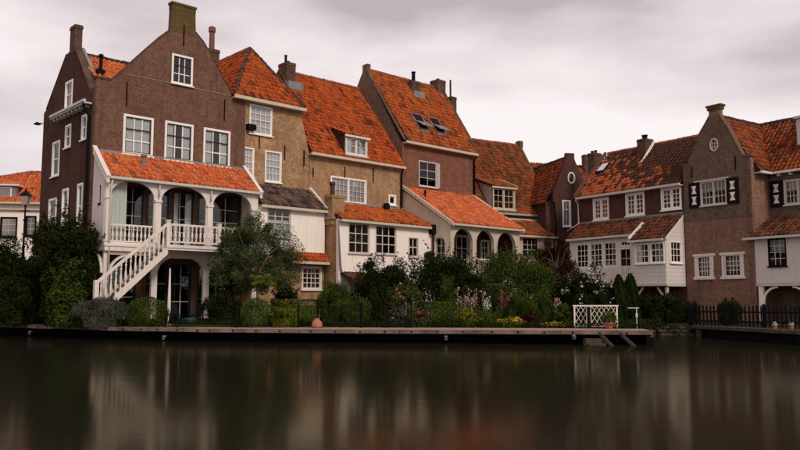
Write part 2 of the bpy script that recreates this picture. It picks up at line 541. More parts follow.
def arch(a0, a1, z0, z1, r=None, n=8, rz=None):
    """opening with a round head (r, rz = corner radii, default half the width)"""
    r = min(r or (a1 - a0) / 2, (a1 - a0) / 2 - 1e-3); rz = rz or r
    p = [(a0, z0), (a1, z0)]
    p += [(a1 - r + r * math.cos(t), z1 - rz + rz * math.sin(t)) for t in [math.pi / 2 * i / n for i in range(n + 1)]]
    p += [(a0 + r + r * math.cos(t), z1 - rz + rz * math.sin(t)) for t in [math.pi / 2 + math.pi / 2 * i / n for i in range(n + 1)]]
    return p


# shared pane mesh: unit box scaled per object
_pane = {}


def pane_mesh():
    if 'm' not in _pane:
        mb = MB().box(-.5, .5, -.5, .5, -.5, .5); me = bpy.data.meshes.new('pane')
        me.from_pydata(mb.v, [], mb.f); me.materials.append(M['glass']); _pane['m'] = me
    return _pane['m']


def window(T, basis, a0, a1, z0, z1, cols=3, rows=3, fw=.09, frame='trim', bars='trim', sash='trim', curtain=None,
           lights=1, split=None, sill=True, proud=.035, bw=.03, name='window', cw=.05):
    """frame > sash, glazing bars, panes, curtain, sill. basis = (x, y, angle) of the wall face"""
    def mb(): return MB(basis)
    f = mb().box(a0, a0 + fw, -proud, .11, z0, z1).box(a1 - fw, a1, -proud, .11, z0, z1)
    f.box(a0 + fw, a1 - fw, -proud, .11, z1 - fw, z1).box(a0 + fw, a1 - fw, -proud, .11, z0, z0 + fw)
    W = (a1 - a0 - 2 * fw); lw = W / lights
    for i in range(1, lights):
        x = a0 + fw + i * lw; f.box(x - fw * .45, x + fw * .45, -proud + .005, .105, z0 + fw, z1 - fw)
    w = T.add(f, name, frame)
    if sill:
        T.add(mb().box(a0 - .05, a1 + .05, -proud - .07, -proud - .001, z0 - .05, z0 + .02), 'sill', frame, w)
    s = mb(); g = mb()
    for i in range(lights):
        x0 = a0 + fw + i * lw + (fw * .45 if i else 0); x1 = a0 + fw + (i + 1) * lw - (fw * .45 if i < lights - 1 else 0)
        y0_, y1_ = z0 + fw, z1 - fw; sw = cw
        s.box(x0, x0 + sw, .02, .08, y0_, y1_).box(x1 - sw, x1, .02, .08, y0_, y1_)
        s.box(x0 + sw, x1 - sw, .02, .08, y1_ - sw, y1_).box(x0 + sw, x1 - sw, .02, .08, y0_, y0_ + sw)
        X0, X1, Y0, Y1 = x0 + sw, x1 - sw, y0_ + sw, y1_ - sw
        cwid = (X1 - X0) / cols; rh = (Y1 - Y0) / rows
        for c in range(1, cols): g.box(X0 + c * cwid - bw / 2, X0 + c * cwid + bw / 2, .03, .07, Y0, Y1)
        for r in range(1, rows):
            z = Y0 + r * rh
            if split is not None and r == split: s.box(X0, X1, .012, .085, z - sw * .6, z + sw * .6)
            else: g.box(X0, X1, .034, .066, z - bw / 2, z + bw / 2)
        for c in range(cols):
            for r in range(rows):
                p = bpy.data.objects.new('pane', pane_mesh()); COL.objects.link(p); p.parent = w
                ax, bz = X0 + (c + .5) * cwid, Y0 + (r + .5) * rh
                ox, oy, an = basis; cc, ss = math.cos(an), math.sin(an); b = .05
                p.location = (ox + ax * cc - b * ss - T.off[0], oy + ax * ss + b * cc - T.off[1], bz - T.off[2])
                p.rotation_euler = (R_.uniform(-.006, .006), 0, an + R_.uniform(-.006, .006))
                p.scale = (cwid, .006, rh)
    T.add(s, 'sash', sash, w)
    if cols > 1 or rows > 1: T.add(g, 'glazing_bars', bars, w)
    if curtain:
        spans = {'net': [(0, 1)], 'sides': [(0, .3), (.7, 1)], 'left': [(0, .45)], 'half': [(0, 1)], 'blind': [(0, 1)]}[curtain]
        for q0, q1 in spans:
            x0 = a0 + fw + W * q0; x1 = a0 + fw + W * q1; n = max(6, int((x1 - x0) / .05))
            zt = z1 - fw; zb = z0 + fw if curtain != 'blind' else z0 + (z1 - z0) * .55
            if curtain == 'half': zt = z0 + (z1 - z0) * .6
            vs = []
            for k in range(n + 1):
                a = x0 + (x1 - x0) * k / n; b = .10 + .012 * math.sin(k * 1.7) + .006 * math.sin(k * .6 + a)
                vs += [(a, b, zb), (a, b, zt)]
            c = mb(); c.add(vs, [(2 * k, 2 * k + 2, 2 * k + 3, 2 * k + 1) for k in range(n)])
            T.add(c, 'curtain', 'curtain' if curtain != 'blind' else 'curtain2', w, smooth=True)
    return w


def hole(a0, a1, z0, z1): return rect(a0 + .012, a1 - .012, z0 + .012, z1 - .012)


TW, TH = .25, .33


def tiles(T, mat, e0, e1, t1, t0, parent=None, name='roof', tw=TW, th=TH, seed=0, thick=.07, sag=.03, under=True):
    """roof slope: boarding sheet + pantiles as one mass. corners: eave left, eave right, top right, top left"""
    off = Vector(T.off)
    E0, E1, T1, T0 = [Vector(k) - off for k in (e0, e1, t1, t0)]
    ex = (E1 - E0).normalized(); nn = (E1 - E0).cross(T0 - E0 if (T0 - E0).length > .1 else T1 - E0).normalized()
    if nn.z < 0: nn = -nn
    sy = nn.cross(ex).normalized()
    if sy.z < 0: sy = -sy
    base = parent
    if under:
        mb = MB(); mb.slab(E0, E1, T1, T0, -nn * thick)
        base = mesh_obj(name, mb.v, mb.f, M['underlay'], parent or T.r)
    poly = [((k - E0).dot(ex), (k - E0).dot(sy)) for k in (E0, E1, T1, T0)]
    amin, amax = min(p[0] for p in poly), max(p[0] for p in poly); bmax = max(p[1] for p in poly)
    rng = np.random.default_rng(seed + 11)

    def span(b):
        xs = []
        for i in range(4):
            (x0, y0), (x1, y1) = poly[i], poly[(i + 1) % 4]
            if abs(y1 - y0) < 1e-6:
                if abs(b - y0) < 1e-3: xs += [x0, x1]
            elif min(y0, y1) - 1e-6 <= b <= max(y0, y1) + 1e-6: xs.append(x0 + (x1 - x0) * (b - y0) / (y1 - y0))
        return (min(xs), max(xs)) if len(xs) > 1 else None
    A, B = [], []; W_ = []
    nr = max(1, int(round(bmax / th))); th_ = bmax / nr
    for r in range(nr):
        sp_ = span((r + .45) * th_)
        if not sp_: continue
        x0, x1 = sp_
        i0 = math.ceil((x0 - amin) / tw - .55); i1 = math.floor((x1 - amin) / tw - .45)
        for i in range(i0, i1 + 1): A.append(amin + i * tw); B.append(r * th_)
    if not A: return base
    A = np.array(A); B = np.array(B); n = len(A)
    NP = 7; tt = np.linspace(0, 1.04, NP)
    prof = .044 * np.sin(2 * np.pi * (tt - .08)) + .014 * np.cos(4 * np.pi * tt)
    jit = rng.normal(0, .007, n); skew = rng.normal(0, .012, n)
    sagf = sag * np.sin(np.clip((A - amin) / max(.1, amax - amin), 0, 1) * np.pi * 2.2 + seed) ** 2 * np.sin(np.clip(B / bmax, 0, 1) * np.pi)
    V = np.zeros((n, 3 * NP, 3))
    exn, syn, nnn = [np.array(k) for k in (ex, sy, nn)]; E = np.array(E0)
    for row, (db, dh) in enumerate(((-.04, .0), (-.03, .082), (th_ + .03, .018))):
        for j in range(NP):
            a = A + tt[j] * tw + skew * (row > 0); b = B + db + jit * 1.5
            h = prof[j] + dh + jit + sagf + .02
            if row == 0: h = h - .012
            V[:, row * NP + j, :] = E + a[:, None] * exn + b[:, None] * syn + h[:, None] * nnn
    q = []
    for row in range(2):
        for j in range(NP - 1): q.append((row * NP + j, row * NP + j + 1, (row + 1) * NP + j + 1, (row + 1) * NP + j))
    q = np.array(q); Q = (q[None] + (np.arange(n) * 3 * NP)[:, None, None]).reshape(-1, 4)
    tint = np.repeat(rng.random(n), len(q))
    o = np_mesh('roof_tiles', V.reshape(-1, 3), Q, M[mat], tint, base if (under or parent) else T.r, smooth=False)
    o['kind'] = 'stuff'
    return base


def ridge(T, p0, p1, parent=None, mat='ridge', r=.12, L=.33, name='ridge_tiles'):
    p0, p1 = Vector(p0) - Vector(T.off), Vector(p1) - Vector(T.off); d = p1 - p0; n = max(1, int(d.length / L)); mb = MB(); rr = random.Random(3)
    for i in range(n):
        a = p0 + d * (i / n); b = p0 + d * ((i + 1.12) / n); j = Vector((0, 0, rr.uniform(-.012, .012)))
        mb.tube([a + j, b + j + Vector((0, 0, -.01))], [r * 1.08, r * .95], 8)
    o = mesh_obj(name, mb.v, mb.f, M[mat], parent or T.r); o['kind'] = 'stuff'
    return o


def anchor(T, basis, a, z0, z1):
    T.add(MB(basis).box(a - .025, a + .025, -.05, -.004, z0, z1).box(a - .05, a + .05, -.04, -.004, (z0 + z1) / 2 - .02, (z0 + z1) / 2 + .02), 'wall_anchor', 'iron')


def chimney(T, x0, x1, y0, y1, z0, z1, mat='brick_chimney', cap=.06, pots=(), name='chimney', label=None):
    mb = MB().box(x0, x1, y0, y1, z0, z1 - .18)
    c = T.add(mb, name, mat, label=label)
    T.add(MB().box(x0 - cap, x1 + cap, y0 - cap, y1 + cap, z1 - .18, z1 - .06).box(x0 - cap * .4, x1 + cap * .4, y0 - cap * .4, y1 + cap * .4, z1 - .06, z1), 'chimney_cap', mat, c)
    for (x, y, r, h, m) in pots:
        T.add(MB().lathe(x, y, [(r, z1), (r, z1 + h), (r * 1.25, z1 + h + .01), (r * 1.25, z1 + h + .07)], 10), 'chimney_pot', m, c, smooth=False)
    return c


def pipe(T, pts, r=.05, mat='zinc', name='downpipe', basis=None):
    m = MB(basis); m.tube(pts, r, 8); return T.add(m, name, mat, smooth=True)


def side(x, y1): return (x, y1, -math.pi / 2)      # wall facing left: a runs from back (y1) to front
def rside(x, y0): return (x, y0, math.pi / 2)      # wall facing right: a runs from front (y0) to back


def dormer(T, u0, u1, yf, z0, z1, slope_z, slope_k, mat, roof_mat, kd=.45, over=.12, wallmat='brick_darkred', cols=2, rows=3, lights=2, frame='white', curtain=None, verge=None, fwz=.09):
    """shed dormer. main roof height = slope_z + slope_k*y"""
    yb0 = (z1 - slope_z) / slope_k                       # where the cheek top front level meets main roof
    yt = (z1 + .1 - kd * yf - slope_z) / (slope_k - kd); zt = z1 + .1 + kd * (yt - yf)
    d = MB()
    for x0, x1 in ((u0, u0 + .07), (u1 - .07, u1)):
        pts = [(yf + .02, z0 - .1), (yf + .02, z1 + .06), (yt, zt - .04), (yt, zt - .35)]
        d.add([(x0, y, z) for y, z in pts] + [(x1, y, z) for y, z in pts], [(0, 1, 2, 3), (7, 6, 5, 4), (0, 4, 5, 1), (1, 5, 6, 2), (2, 6, 7, 3), (3, 7, 4, 0)])
    dm = T.add(d, 'dormer', wallmat)
    tiles(T, roof_mat, (u0 - .12, yf - over, z1 + .12 - kd * over), (u1 + .12, yf - over, z1 + .12 - kd * over), (u1 + .12, yt, zt + .03), (u0 - .12, yt, zt + .03), parent=dm, name='dormer_roof', seed=5, sag=.01)
    T.add(MB().box(u0 - .14, u1 + .14, yf - over - .05, yf - over, z1 - .06, z1 + .06), 'fascia', frame, dm)
    if verge:
        T.add(MB().bar((u1 + .16, yf - over - .05, z1 + .16 - kd * over), (u1 + .16, yt, zt + .14), .08, .14), 'bargeboard', verge, dm)
    window(T, (0, yf, 0), u0, u1, z0, z1, cols, rows, fwz, frame, frame, frame, curtain, lights, sill=True)
    T.add(MB().box(u0 - .1, u1 + .1, yf - .1, yf - .005, z0 - .12, z0 - .055), 'apron', 'lead', dm)
    return dm


# ================================================================== THE SETTING
def poly_sheet(name, pts, z, mat, thick=None):
    mb = MB(); n = len(pts)
    if thick:
        mb.add([(x, y, z) for x, y in pts] + [(x, y, z - thick) for x, y in pts],
               [tuple(range(n)), tuple(range(2 * n - 1, n - 1, -1))] + [(i, i + n, (i + 1) % n + n, (i + 1) % n) for i in range(n)])
    else: mb.add([(x, y, z) for x, y in pts], [tuple(range(n))])
    o = mesh_obj(name, mb.v, mb.f, M[mat] if isinstance(mat, str) else mat); o['kind'] = 'structure'
    return o


M['water'] = m_water()
poly_sheet('water', [(-900, -300), (900, -300), (900, 60), (-900, 60)], 0, 'water')

edge = [(-60, 42.5), (0, gY(324.2)), (50, gY(325.8)), (100, gY(327)), (150, gY(328)), (200, gY(328.8)), (300, gY(329.5)), (400, gY(330)), (480, gY(330.3)), (560, gY(330.8)), (653, gY(331.4))]
EP = [(gx(p, y), y) for p, y in edge]
EP = [(-90, 52), (-45, 46)] + EP
END = EP[-1]
Q2 = [(gx(640, 35.2), 35.2), (gx(696, 35.0), 35.0)]
Q3 = [(gx(697, 33.2), 33.2), (gx(800, 27.6), 27.6), (22, 19.5), (60, 6)]




def offset_line(P, d):
    out = []
    for i, p in enumerate(P):
        a, b = P[max(0, i - 1)], P[min(len(P) - 1, i + 1)]
        t = Vector((b[0] - a[0], b[1] - a[1])).normalized(); out.append((p[0] - t.y * d, p[1] + t.x * d))
    return out


def strip(name, P, d0, d1, z0, z1, mat, kind='structure', parent=None, seg=False, label=None):
    A_, B_ = offset_line(P, d0), offset_line(P, d1); mb = MB()
    for i in range(len(P) - 1):
        mb.hexa([(*A_[i], z0), (*A_[i + 1], z0), (*B_[i + 1], z0), (*B_[i], z0), (*A_[i], z1), (*A_[i + 1], z1), (*B_[i + 1], z1), (*B_[i], z1)])
    o = mesh_obj(name, mb.v, mb.f, M[mat], parent)
    if kind: o['kind'] = kind
    return o


coast = offset_line(EP, 1.0) + [(END[0] - 1.3, END[1] + 4)] + Q2 + offset_line(Q3, .45)
land = coast + [(900, -60), (900, 1500), (-900, 1500), (-900, 90)]
poly_sheet('ground', land, G - .012, 'soil', 1.5)
path = strip('quay_path', EP, .12, 2.4, G - .06, G + .004, 'path')
qb = strip('quay_wall', EP, .8, .99, -1.2, G - .07, 'pile')
strip('quay_path_edge', [END, (END[0] - .4, END[1] + 2.4)], -.0, .12, G - .2, G + .0, 'beam', None, qb)
# timber waling beam, split into lengths, with bolts
beam_me = None
tot = 0
segs = []
for i in range(len(EP) - 1):
    a, b = Vector(EP[i]), Vector(EP[i + 1]); L = (b - a).length; n = max(1, int(L / 3.6))
    for k in range(n): segs.append((a.lerp(b, k / n), a.lerp(b, (k + 1) / n)))
for a, b in segs:
    d = (b - a).normalized(); a2 = a + d * .012; b2 = b - d * .012; nrm = Vector((-d.y, d.x))
    mb = MB(); q = [a2 - nrm * .1, b2 - nrm * .1, b2 + nrm * .13, a2 + nrm * .13]; dz = R_.uniform(-.008, .008)
    mb.hexa([(*p, G - .125 + dz) for p in q] + [(*p, G + .02 + dz) for p in q])
    o = mesh_obj('quay_beam', mb.v, mb.f, M['beam'], qb)
# bolts on the beam
bolt = bpy.data.meshes.new('bolt'); mb = MB(); mb.lathe(0, 0, [(.035, 0), (.035, .03), (.02, .045)], 8)
bolt.from_pydata(mb.v, [], mb.f); bolt.materials.append(M['iron'])
acc = 0
for a, b in segs:
    d = (b - a); L = d.length; d.normalize(); x = .45
    while x < L:
        p = a + d * x - Vector((-d.y, d.x)) * .1
        o = bpy.data.objects.new('bolt', bolt); COL.objects.link(o); o.parent = qb
        o.location = (p.x, p.y, G - .055); o.rotation_euler = (math.pi / 2, 0, math.atan2(d.y, d.x)); x += .95
# quay end return and rubble wall, then the far quay
strip('quay_end_wall', [END, (END[0] - .5, END[1] + 4), Q2[0]], -.02, .25, -1.2, G + .0, 'pile')
rub = strip('rubble_bank', [Q2[0], Q2[1]], -.05, .35, -1.2, .1, 'stone')
rr = random.Random(5)
stone_me = []
for k in range(4):
    mb = MB(); mb.lathe(0, 0, [(.02, -.5), (.36, -.42), (.5, -.1), (.46, .25), (.25, .48), (.02, .5)], 8)
    mb.v = [(x * rr.uniform(.85, 1.15), y * rr.uniform(.85, 1.15), z * rr.uniform(.9, 1.1)) for x, y, z in mb.v]
    me = bpy.data.meshes.new('stone'); me.from_pydata(mb.v, [], mb.f); me.materials.append(M['stone']); stone_me.append(me)
for k in range(52):
    t = rr.random(); row = rr.choice([0, 1, 2])
    o = bpy.data.objects.new('stone', stone_me[k % 4]); COL.objects.link(o); o.parent = rub
    o.location = (Q2[0][0] + (Q2[1][0] - Q2[0][0]) * t, 35.1 + rr.uniform(-.1, .15), .02 + row * .17)
    o.scale = (rr.uniform(.2, .42), .28, rr.uniform(.14, .22)); o.rotation_euler = (rr.uniform(-.3, .3), rr.uniform(-.2, .2), rr.uniform(-.4, .4))
q3 = strip('far_quay_wall', Q3, .12, .5, -1.2, G - .1, 'pile')
strip('far_quay_coping', Q3, -.05, .5, G - .1, G + .03, 'stone', None, q3)
strip('far_quay_return', [Q2[1], Q3[0]], -.02, .2, -1.2, G - .002, 'stone')
# lawn
poly_sheet('lawn', [(gx(165, 31.9), 31.9), (gx(243, 31.9), 31.9), (gx(243, 33.9), 33.9), (gx(165, 33.3), 33.3)], G + .002, 'lawn')
# raised street to the left behind the brick house
poly_sheet('raised_street', [(-120, 43.5), (gx(48, 43.5), 43.5), (gx(48, 43.5) + 1, 66), (-120, 66)], 3.6, 'street', 3.6)

# ================================================================== HOUSE A  (tall purple brown brick house with the white veranda)
A = Thing(FA, 0, 'brick_house', 'tall purple brown brick house with curved gable and white veranda', 'house')
ua = lambda *p, y=0: FA.uz(*p, y)
wa = [(1.33, 2.83, 8.5, 10.42), (3.42, 4.95, 8.47, 10.42), (5.52, 7.06, 8.47, 10.4)]
attic = (3.68, 4.83, 12.37, 13.89)
doors_up = [(.9, 2.5, 4.15, 7.0), (2.62, 3.8, 4.15, 7.0), (3.92, 5.1, 4.15, 7.0), (5.3, 7.75, 4.15, 7.0)]
doors_lo = [(.4, 2.2, .9, 3.3), (2.7, 3.8, .55, 3.35), (3.95, 5.05, .55, 3.35), (5.4, 7.5, .8, 3.3)]
out = [(0, .2), (7.95, .2), (7.95, 12.3), (7.12, 12.45), (6.8, 12.85), (6.4, 13.45), (5.9, 14.2), (5.4, 14.85), (4.95, 15.25), (4.9, 16.2),
       (3.63, 16.2), (3.6, 15.1), (3.1, 14.62), (2.4, 13.85), (1.7, 13.05), (1.1, 12.35), (.68, 11.92), (0, 11.88)]
w = MB().panel(out, [hole(*q) for q in wa + [attic] + doors_up + doors_lo], 0, .34)
wallA = A.add(w, 'front_wall', 'brick_purple')
# gable top: mossy stack and coping
A.add(MB().box(3.62, 4.91, -.02, .36, 16.2, 16.45).box(3.58, 4.95, -.06, .4, 16.45, 16.56), 'gable_stack_cap', 'brick_moss', wallA)
A.add(MB().panel([(3.62, 15.05), (4.93, 15.05), (4.9, 16.195), (3.64, 16.195)], [], -.012, -.002), 'mossy_face', 'brick_moss', wallA)
for ci, lst in enumerate((out[3:9], out[11:17])):
    cope = MB()
    for p, q in zip(lst, lst[1:]): cope.bar((p[0], .17, p[1] + .02), (q[0], .17, q[1] + .02), .4, .07, (0, 1, 0)) if False else cope.hexa(
        [(p[0], -.03, p[1] - .0), (q[0], -.03, q[1] - .0), (q[0], .37, q[1] - .0), (p[0], .37, p[1] - .0),
         (p[0], -.03, p[1] + .05), (q[0], -.03, q[1] + .05), (q[0], .37, q[1] + .05), (p[0], .37, p[1] + .05)])
    cope.box(*((7.12, 7.97, -.03, .37, 12.42, 12.5) if ci == 0 else (-.03, .68, -.03, .37, 11.9, 12.0)))
    A.add(cope, 'gable_coping', 'brick_chimney', wallA)
A.add(MB().box(1.4, 3.66, -.022, -.001, 12.34, 12.37), 'string_course', 'stone_line', wallA)
A.add(MB().box(4.86, 7.05, -.022, -.001, 12.31, 12.34), 'string_course', 'stone_line', wallA)
cur = ['net', 'sides', 'sides']
for q, c in zip(wa, cur): window(A, (0, 0, 0), *q, 3, 3, .11, 'trim', 'trim', 'dark_sash', c, split=2, cw=.045, bw=.055)
window(A, (0, 0, 0), *attic, 3, 3, .1, 'trim', 'trim', 'dark_sash', None, split=2, cw=.035, bw=.04)
for q in doors_up: window(A, (0, 0, 0), *q, 3, 4, .07, 'dark_sash', 'greywood', 'dark_sash', 'sides' if 3 < q[0] < 5 else None, sill=False, name='veranda_door' if q[2] < 4.3 else 'window', bw=.028)
for q in doors_lo: window(A, (0, 0, 0), *q, 2, 3, .06, 'dark_sash', 'greywood', 'dark_sash', None, sill=False, name='garden_door' if q[2] < .6 else 'window', bw=.035)  # dark frame colour puts in the shade under landing and trees
for px, py0, py1 in ((127, 82, 106), (184, 25, 46), (224.5, 100, 121)):
    a, z1 = FA.uz(px, py0); z0 = FA.uz(px, py1)[1]; anchor(A, (0, 0, 0), a, z0, z1)
# side wall with its own gable (facing left)
W7 = 7.2
sb = side(0, W7)
t2a = lambda t0, t1, z0, z1: (W7 - t1, W7 - t0, z0, z1)
sw = [t2a(3.05, 4.05, 11.1, 12.5), t2a(4.5, 5.55, 7.83, 9.66), t2a(3.0, 3.8, 9.07, 10.25), t2a(.95, 1.62, 9.14, 10.38),
      t2a(4.62, 5.75, 4.9, 6.74), t2a(3.02, 3.85, 4.9, 7.05), t2a(1.12, 1.83, 4.9, 7.1)]
so = [(0, .2), (W7 - .342, .2), (W7 - .342, 11.35), (W7 - .7, 11.4), (W7 - 2.8, 13.85), (W7 - 3.0, 13.95), (W7 - 3.9, 14.05), (W7 - 4.15, 13.95), (.38, 11.62), (.1, 11.55), (0, 11.5)]
sideA = A.add(MB(sb).panel(so, [hole(*q) for q in sw], 0, .3), 'side_wall', 'brick_purple_shaded')
for i, q in enumerate(sw):
    window(A, sb, *q, 1 if i else 2, 2, .1, 'trim', 'trim', 'trim', 'net' if i in (1, 3, 4) else ('blind' if i == 5 else None), split=1)
for p, q in ((so[3], so[4]), (so[7], so[8])):
    sc = MB(sb)
    sc.hexa([(p[0], -.03, p[1]), (q[0], -.03, q[1]), (q[0], .33, q[1]), (p[0], .33, p[1]), (p[0], -.03, p[1] + .08), (q[0], -.03, q[1] + .08), (q[0], .33, q[1] + .08), (p[0], .33, p[1] + .08)])
    A.add(sc, 'gable_coping', 'brick_chimney', sideA)
A.add(MB().bar((.42, .55, 11.5), (.42, 3.1, 14.12), .14, .16), 'lead_flashing', 'lead', sideA)
chimney(A, -.01, .36, 3.05, 3.72, 13.9, 15.3, 'brick_chimney', .03)
gut = MB(sb).box(W7 - 5.05, W7 - .42, -.36, -.02, 10.72, 10.8).box(W7 - 5.05, W7 - .42, -.42, -.3, 10.8, 10.92)
for k in range(9): gut.box(W7 - .8 - k * .5, W7 - .72 - k * .5, -.3, -.01, 10.6, 10.72)
A.add(gut, 'eaves_gutter', 'greywood', sideA)
pipe(A, [(-.34, .62, 10.75), (-.3, .6, 10.5), (-.1, .55, 10.2), (-.1, .5, 7.0), (-.1, .45, .5)], .07, 'iron')
lb = MB(sb).tube([(-.02, -.02, 10.95), (-.3, -.16, 11.0)], .03, 6).lathe(-.36, -.2, [(.02, 11.08), (.17, 10.98), (.18, 10.93), (.04, 10.9)], 10)
A.add(lb, 'wall_lamp', 'iron', sideA)
A.add(MB().box(7.65, 7.95, .345, W7, .2, 11.9), 'right_wall', 'brick_purple_shaded')
A.add(MB().box(.31, 7.64, W7 - .3, W7, .2, 11.5), 'back_wall', 'brick_purple_shaded')
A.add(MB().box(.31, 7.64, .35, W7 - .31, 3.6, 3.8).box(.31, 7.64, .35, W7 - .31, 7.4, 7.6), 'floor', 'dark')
# roofs: cross roof behind the side gable, and the roof behind the front gable
tiles(A, 't_bright', (.3, .3, 11.62), (8.0, .3, 11.62), (8.0, 3.5, 13.9), (.3, 3.5, 13.9), seed=1)
tiles(A, 't_orange', (7.9, W7, 11.4), (.3, W7, 11.4), (.3, 3.5, 13.9), (7.9, 3.5, 13.9), seed=2)
ridge(A, (.3, 3.5, 13.98), (7.9, 3.5, 13.98), mat='ridge_dark')
tiles(A, 't_orange', (1.25, 4.4, 12.0), (1.25, .36, 12.0), (4.25, .36, 14.75), (4.25, 4.4, 14.75), seed=3)
tiles(A, 't_orange', (7.2, .36, 12.1), (7.2, 4.4, 12.1), (4.25, 4.4, 14.75), (4.25, .36, 14.75), seed=4)
a0 = FA.uz(101, 66, .9); fl = MB().box(a0[0] - .0, a0[0] + .38, 1.3, 1.6, 12.2, 12.75).lathe(a0[0] + .2, 1.45, [(.09, 12.7), (.08, 13.35), (.12, 13.4), (.12, 13.5), (.02, 13.55)], 8)
A.add(fl, 'roof_vent', 'iron')
u1, zt = FA.uz(213, 27, 1.2); zb = FA.uz(212, 52, 1.2)[1]
c2 = chimney(A, u1 - .32, u1 + .28, .95, 1.45, 12.4, zb + .1, 'brick_chimney', .03)
A.add(MB().lathe(u1 - .05, 1.2, [(.15, zb + .1), (.14, zt - .35), (.19, zt - .3), (.19, zt - .05), (.12, zt)], 10), 'chimney_pot', m_plain('pinkish clay pot', (.17, .075, .062), .8), c2)
# veranda roof
vr = tiles(A, 't_bright', (.12, -1.66, 7.13), (7.9, -1.66, 7.13), (7.9, -.01, 8.44), (.12, -.01, 8.44), seed=6, name='veranda_roof')
A.add(MB().box(.1, 7.9, -.1, -.005, 8.42, 8.56), 'lead_flashing', 'lead', vr)
for x in (0.02, 7.93):
    A.add(MB().slab((x - .07, -1.75, 7.08), (x + .07, -1.75, 7.08), (x + .07, -.02, 8.62), (x - .07, -.02, 8.62), (0, 0, -.3)).slab((x - .1, -1.8, 7.12), (x + .1, -1.8, 7.12), (x + .1, -.02, 8.7), (x - .1, -.02, 8.7), (0, 0, -.05)), 'bargeboard', 'white', vr)
A.add(MB().box(.0, 7.98, -1.78, -1.62, 6.98, 7.1), 'gutter', 'greywood', vr)
A.add(MB().lathe(2.0, -.9, [(.09, 7.4), (.09, 8.25), (.14, 8.3), (.14, 8.4)], 10), 'flue_pipe', 'zinc', vr)
# veranda front with three arched openings
vf = A.add(MB().panel(rect(.04, 7.9, 4.1, 7.04), [arch(.26, 2.3, 4.18, 6.97, .95, 10, .72), arch(2.66, 4.97, 4.18, 6.97, 1.05, 10, .72), arch(5.34, 7.5, 4.18, 6.97, 1.0, 10, .72)], -1.5, -1.38), 'veranda_arcade', 'white')
for x0, x1 in ((.02, .27), (2.32, 2.64), (4.99, 5.32), (7.52, 7.92)):
    A.add(MB().box(x0 + .03, x1 - .03, -1.56, -1.501, 4.2, 6.12).box(x0 - .02, x1 + .02, -1.6, -1.502, 6.12, 6.22), 'pilaster', 'white', vf)
pipe(A, [(.25, -1.68, 6.95), (.22, -1.64, 6.7), (.2, -1.64, .6)], .045, 'greywood')
pipe(A, [(2.48, -1.66, 6.98), (2.48, -1.64, 6.35)], .035, 'greywood')
pipe(A, [(5.15, -1.66, 6.98), (5.15, -1.64, 6.35)], .035, 'greywood')
vsd = A.add(MB(side(.02, 0)).panel([(.01, 3.85), (1.37, 3.85), (1.37, 7.0), (.01, 8.3)], [rect(.75, .95, 5.95, 6.75)], 0, .08), 'veranda_side', 'board_white')
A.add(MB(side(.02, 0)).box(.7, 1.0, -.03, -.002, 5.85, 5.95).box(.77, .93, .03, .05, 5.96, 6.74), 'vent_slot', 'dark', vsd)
A.add(MB(rside(7.9, 0)).panel([(-1.37, 3.85), (-.01, 3.85), (-.01, 8.3), (-1.37, 7.0)], [], 0, .08), 'veranda_side', 'board_white')
A.add(MB().box(0.0, 7.95, -1.66, -.01, 3.78, 4.09).box(-.03, 7.98, -1.7, -1.64, 3.98, 4.07), 'veranda_floor', 'white')
A.add(MB().box(.16, 1.12, -1.2, -1.15, 4.1, 6.95), 'board_screen', 'board_greenish')
# lower arcade
lf = A.add(MB().panel([(.04, .48), (.3, .48), (.3, 3.62), (2.2, 3.62), (2.26, 3.4), (2.28, 2.95), (2.28, .48), (2.56, .48), (2.56, 2.9),
                       (2.68, 3.2), (2.9, 3.42), (3.2, 3.55), (4.3, 3.55), (4.6, 3.42), (4.82, 3.2), (4.92, 2.9), (4.92, .48), (5.22, .48), (5.22, 2.9), (5.34, 3.2), (5.6, 3.45), (5.9, 3.55), (6.9, 3.55),
                       (7.2, 3.45), (7.48, 3.2), (7.58, 2.9), (7.58, .48), (7.88, .48), (7.88, 3.775), (.04, 3.775)], [], -1.5, -1.34), 'lower_arcade', 'white')
cbm = MB()
cpts = [(.0 + .0, -.45 - .95 * math.sin(k * math.pi / 12), 3.75 - .95 * (1 - math.cos(k * math.pi / 12))) for k in range(7)]
for p, q in zip(cpts, cpts[1:]): cbm.bar(p, q, .1, .12, (1, 0, 0))
A.add(cbm, 'corner_brace', 'white', lf)
cbm = MB(); cpts = [(.3 + 1.05 * (1 - math.cos(k * math.pi / 16)), -1.42, 2.7 + .95 * math.sin(k * math.pi / 16)) for k in range(9)]
for p, q in zip(cpts, cpts[1:]): cbm.bar(p, q, .1, .13, (0, 1, 0))
A.add(cbm, 'corner_brace', 'white', lf)
# balusters and rails
bal_me = bpy.data.meshes.new('baluster'); mb = MB(); mb.lathe(0, 0, [(.045, 0), (.045, .06), (.028, .1), (.058, .24), (.05, .34), (.026, .46), (.03, .52), (.05, .56), (.024, .6), (.045, .66), (.045, .72)], 8)
bal_me.from_pydata(mb.v, [], mb.f); bal_me.materials.append(M['white'])


def balusters(T, parent, pts, sc=1):
    for p in pts:
        o = bpy.data.objects.new('baluster', bal_me); COL.objects.link(o); o.parent = parent
        o.location = Vector(p) - Vector(T.off); o.scale = (1, 1, sc)


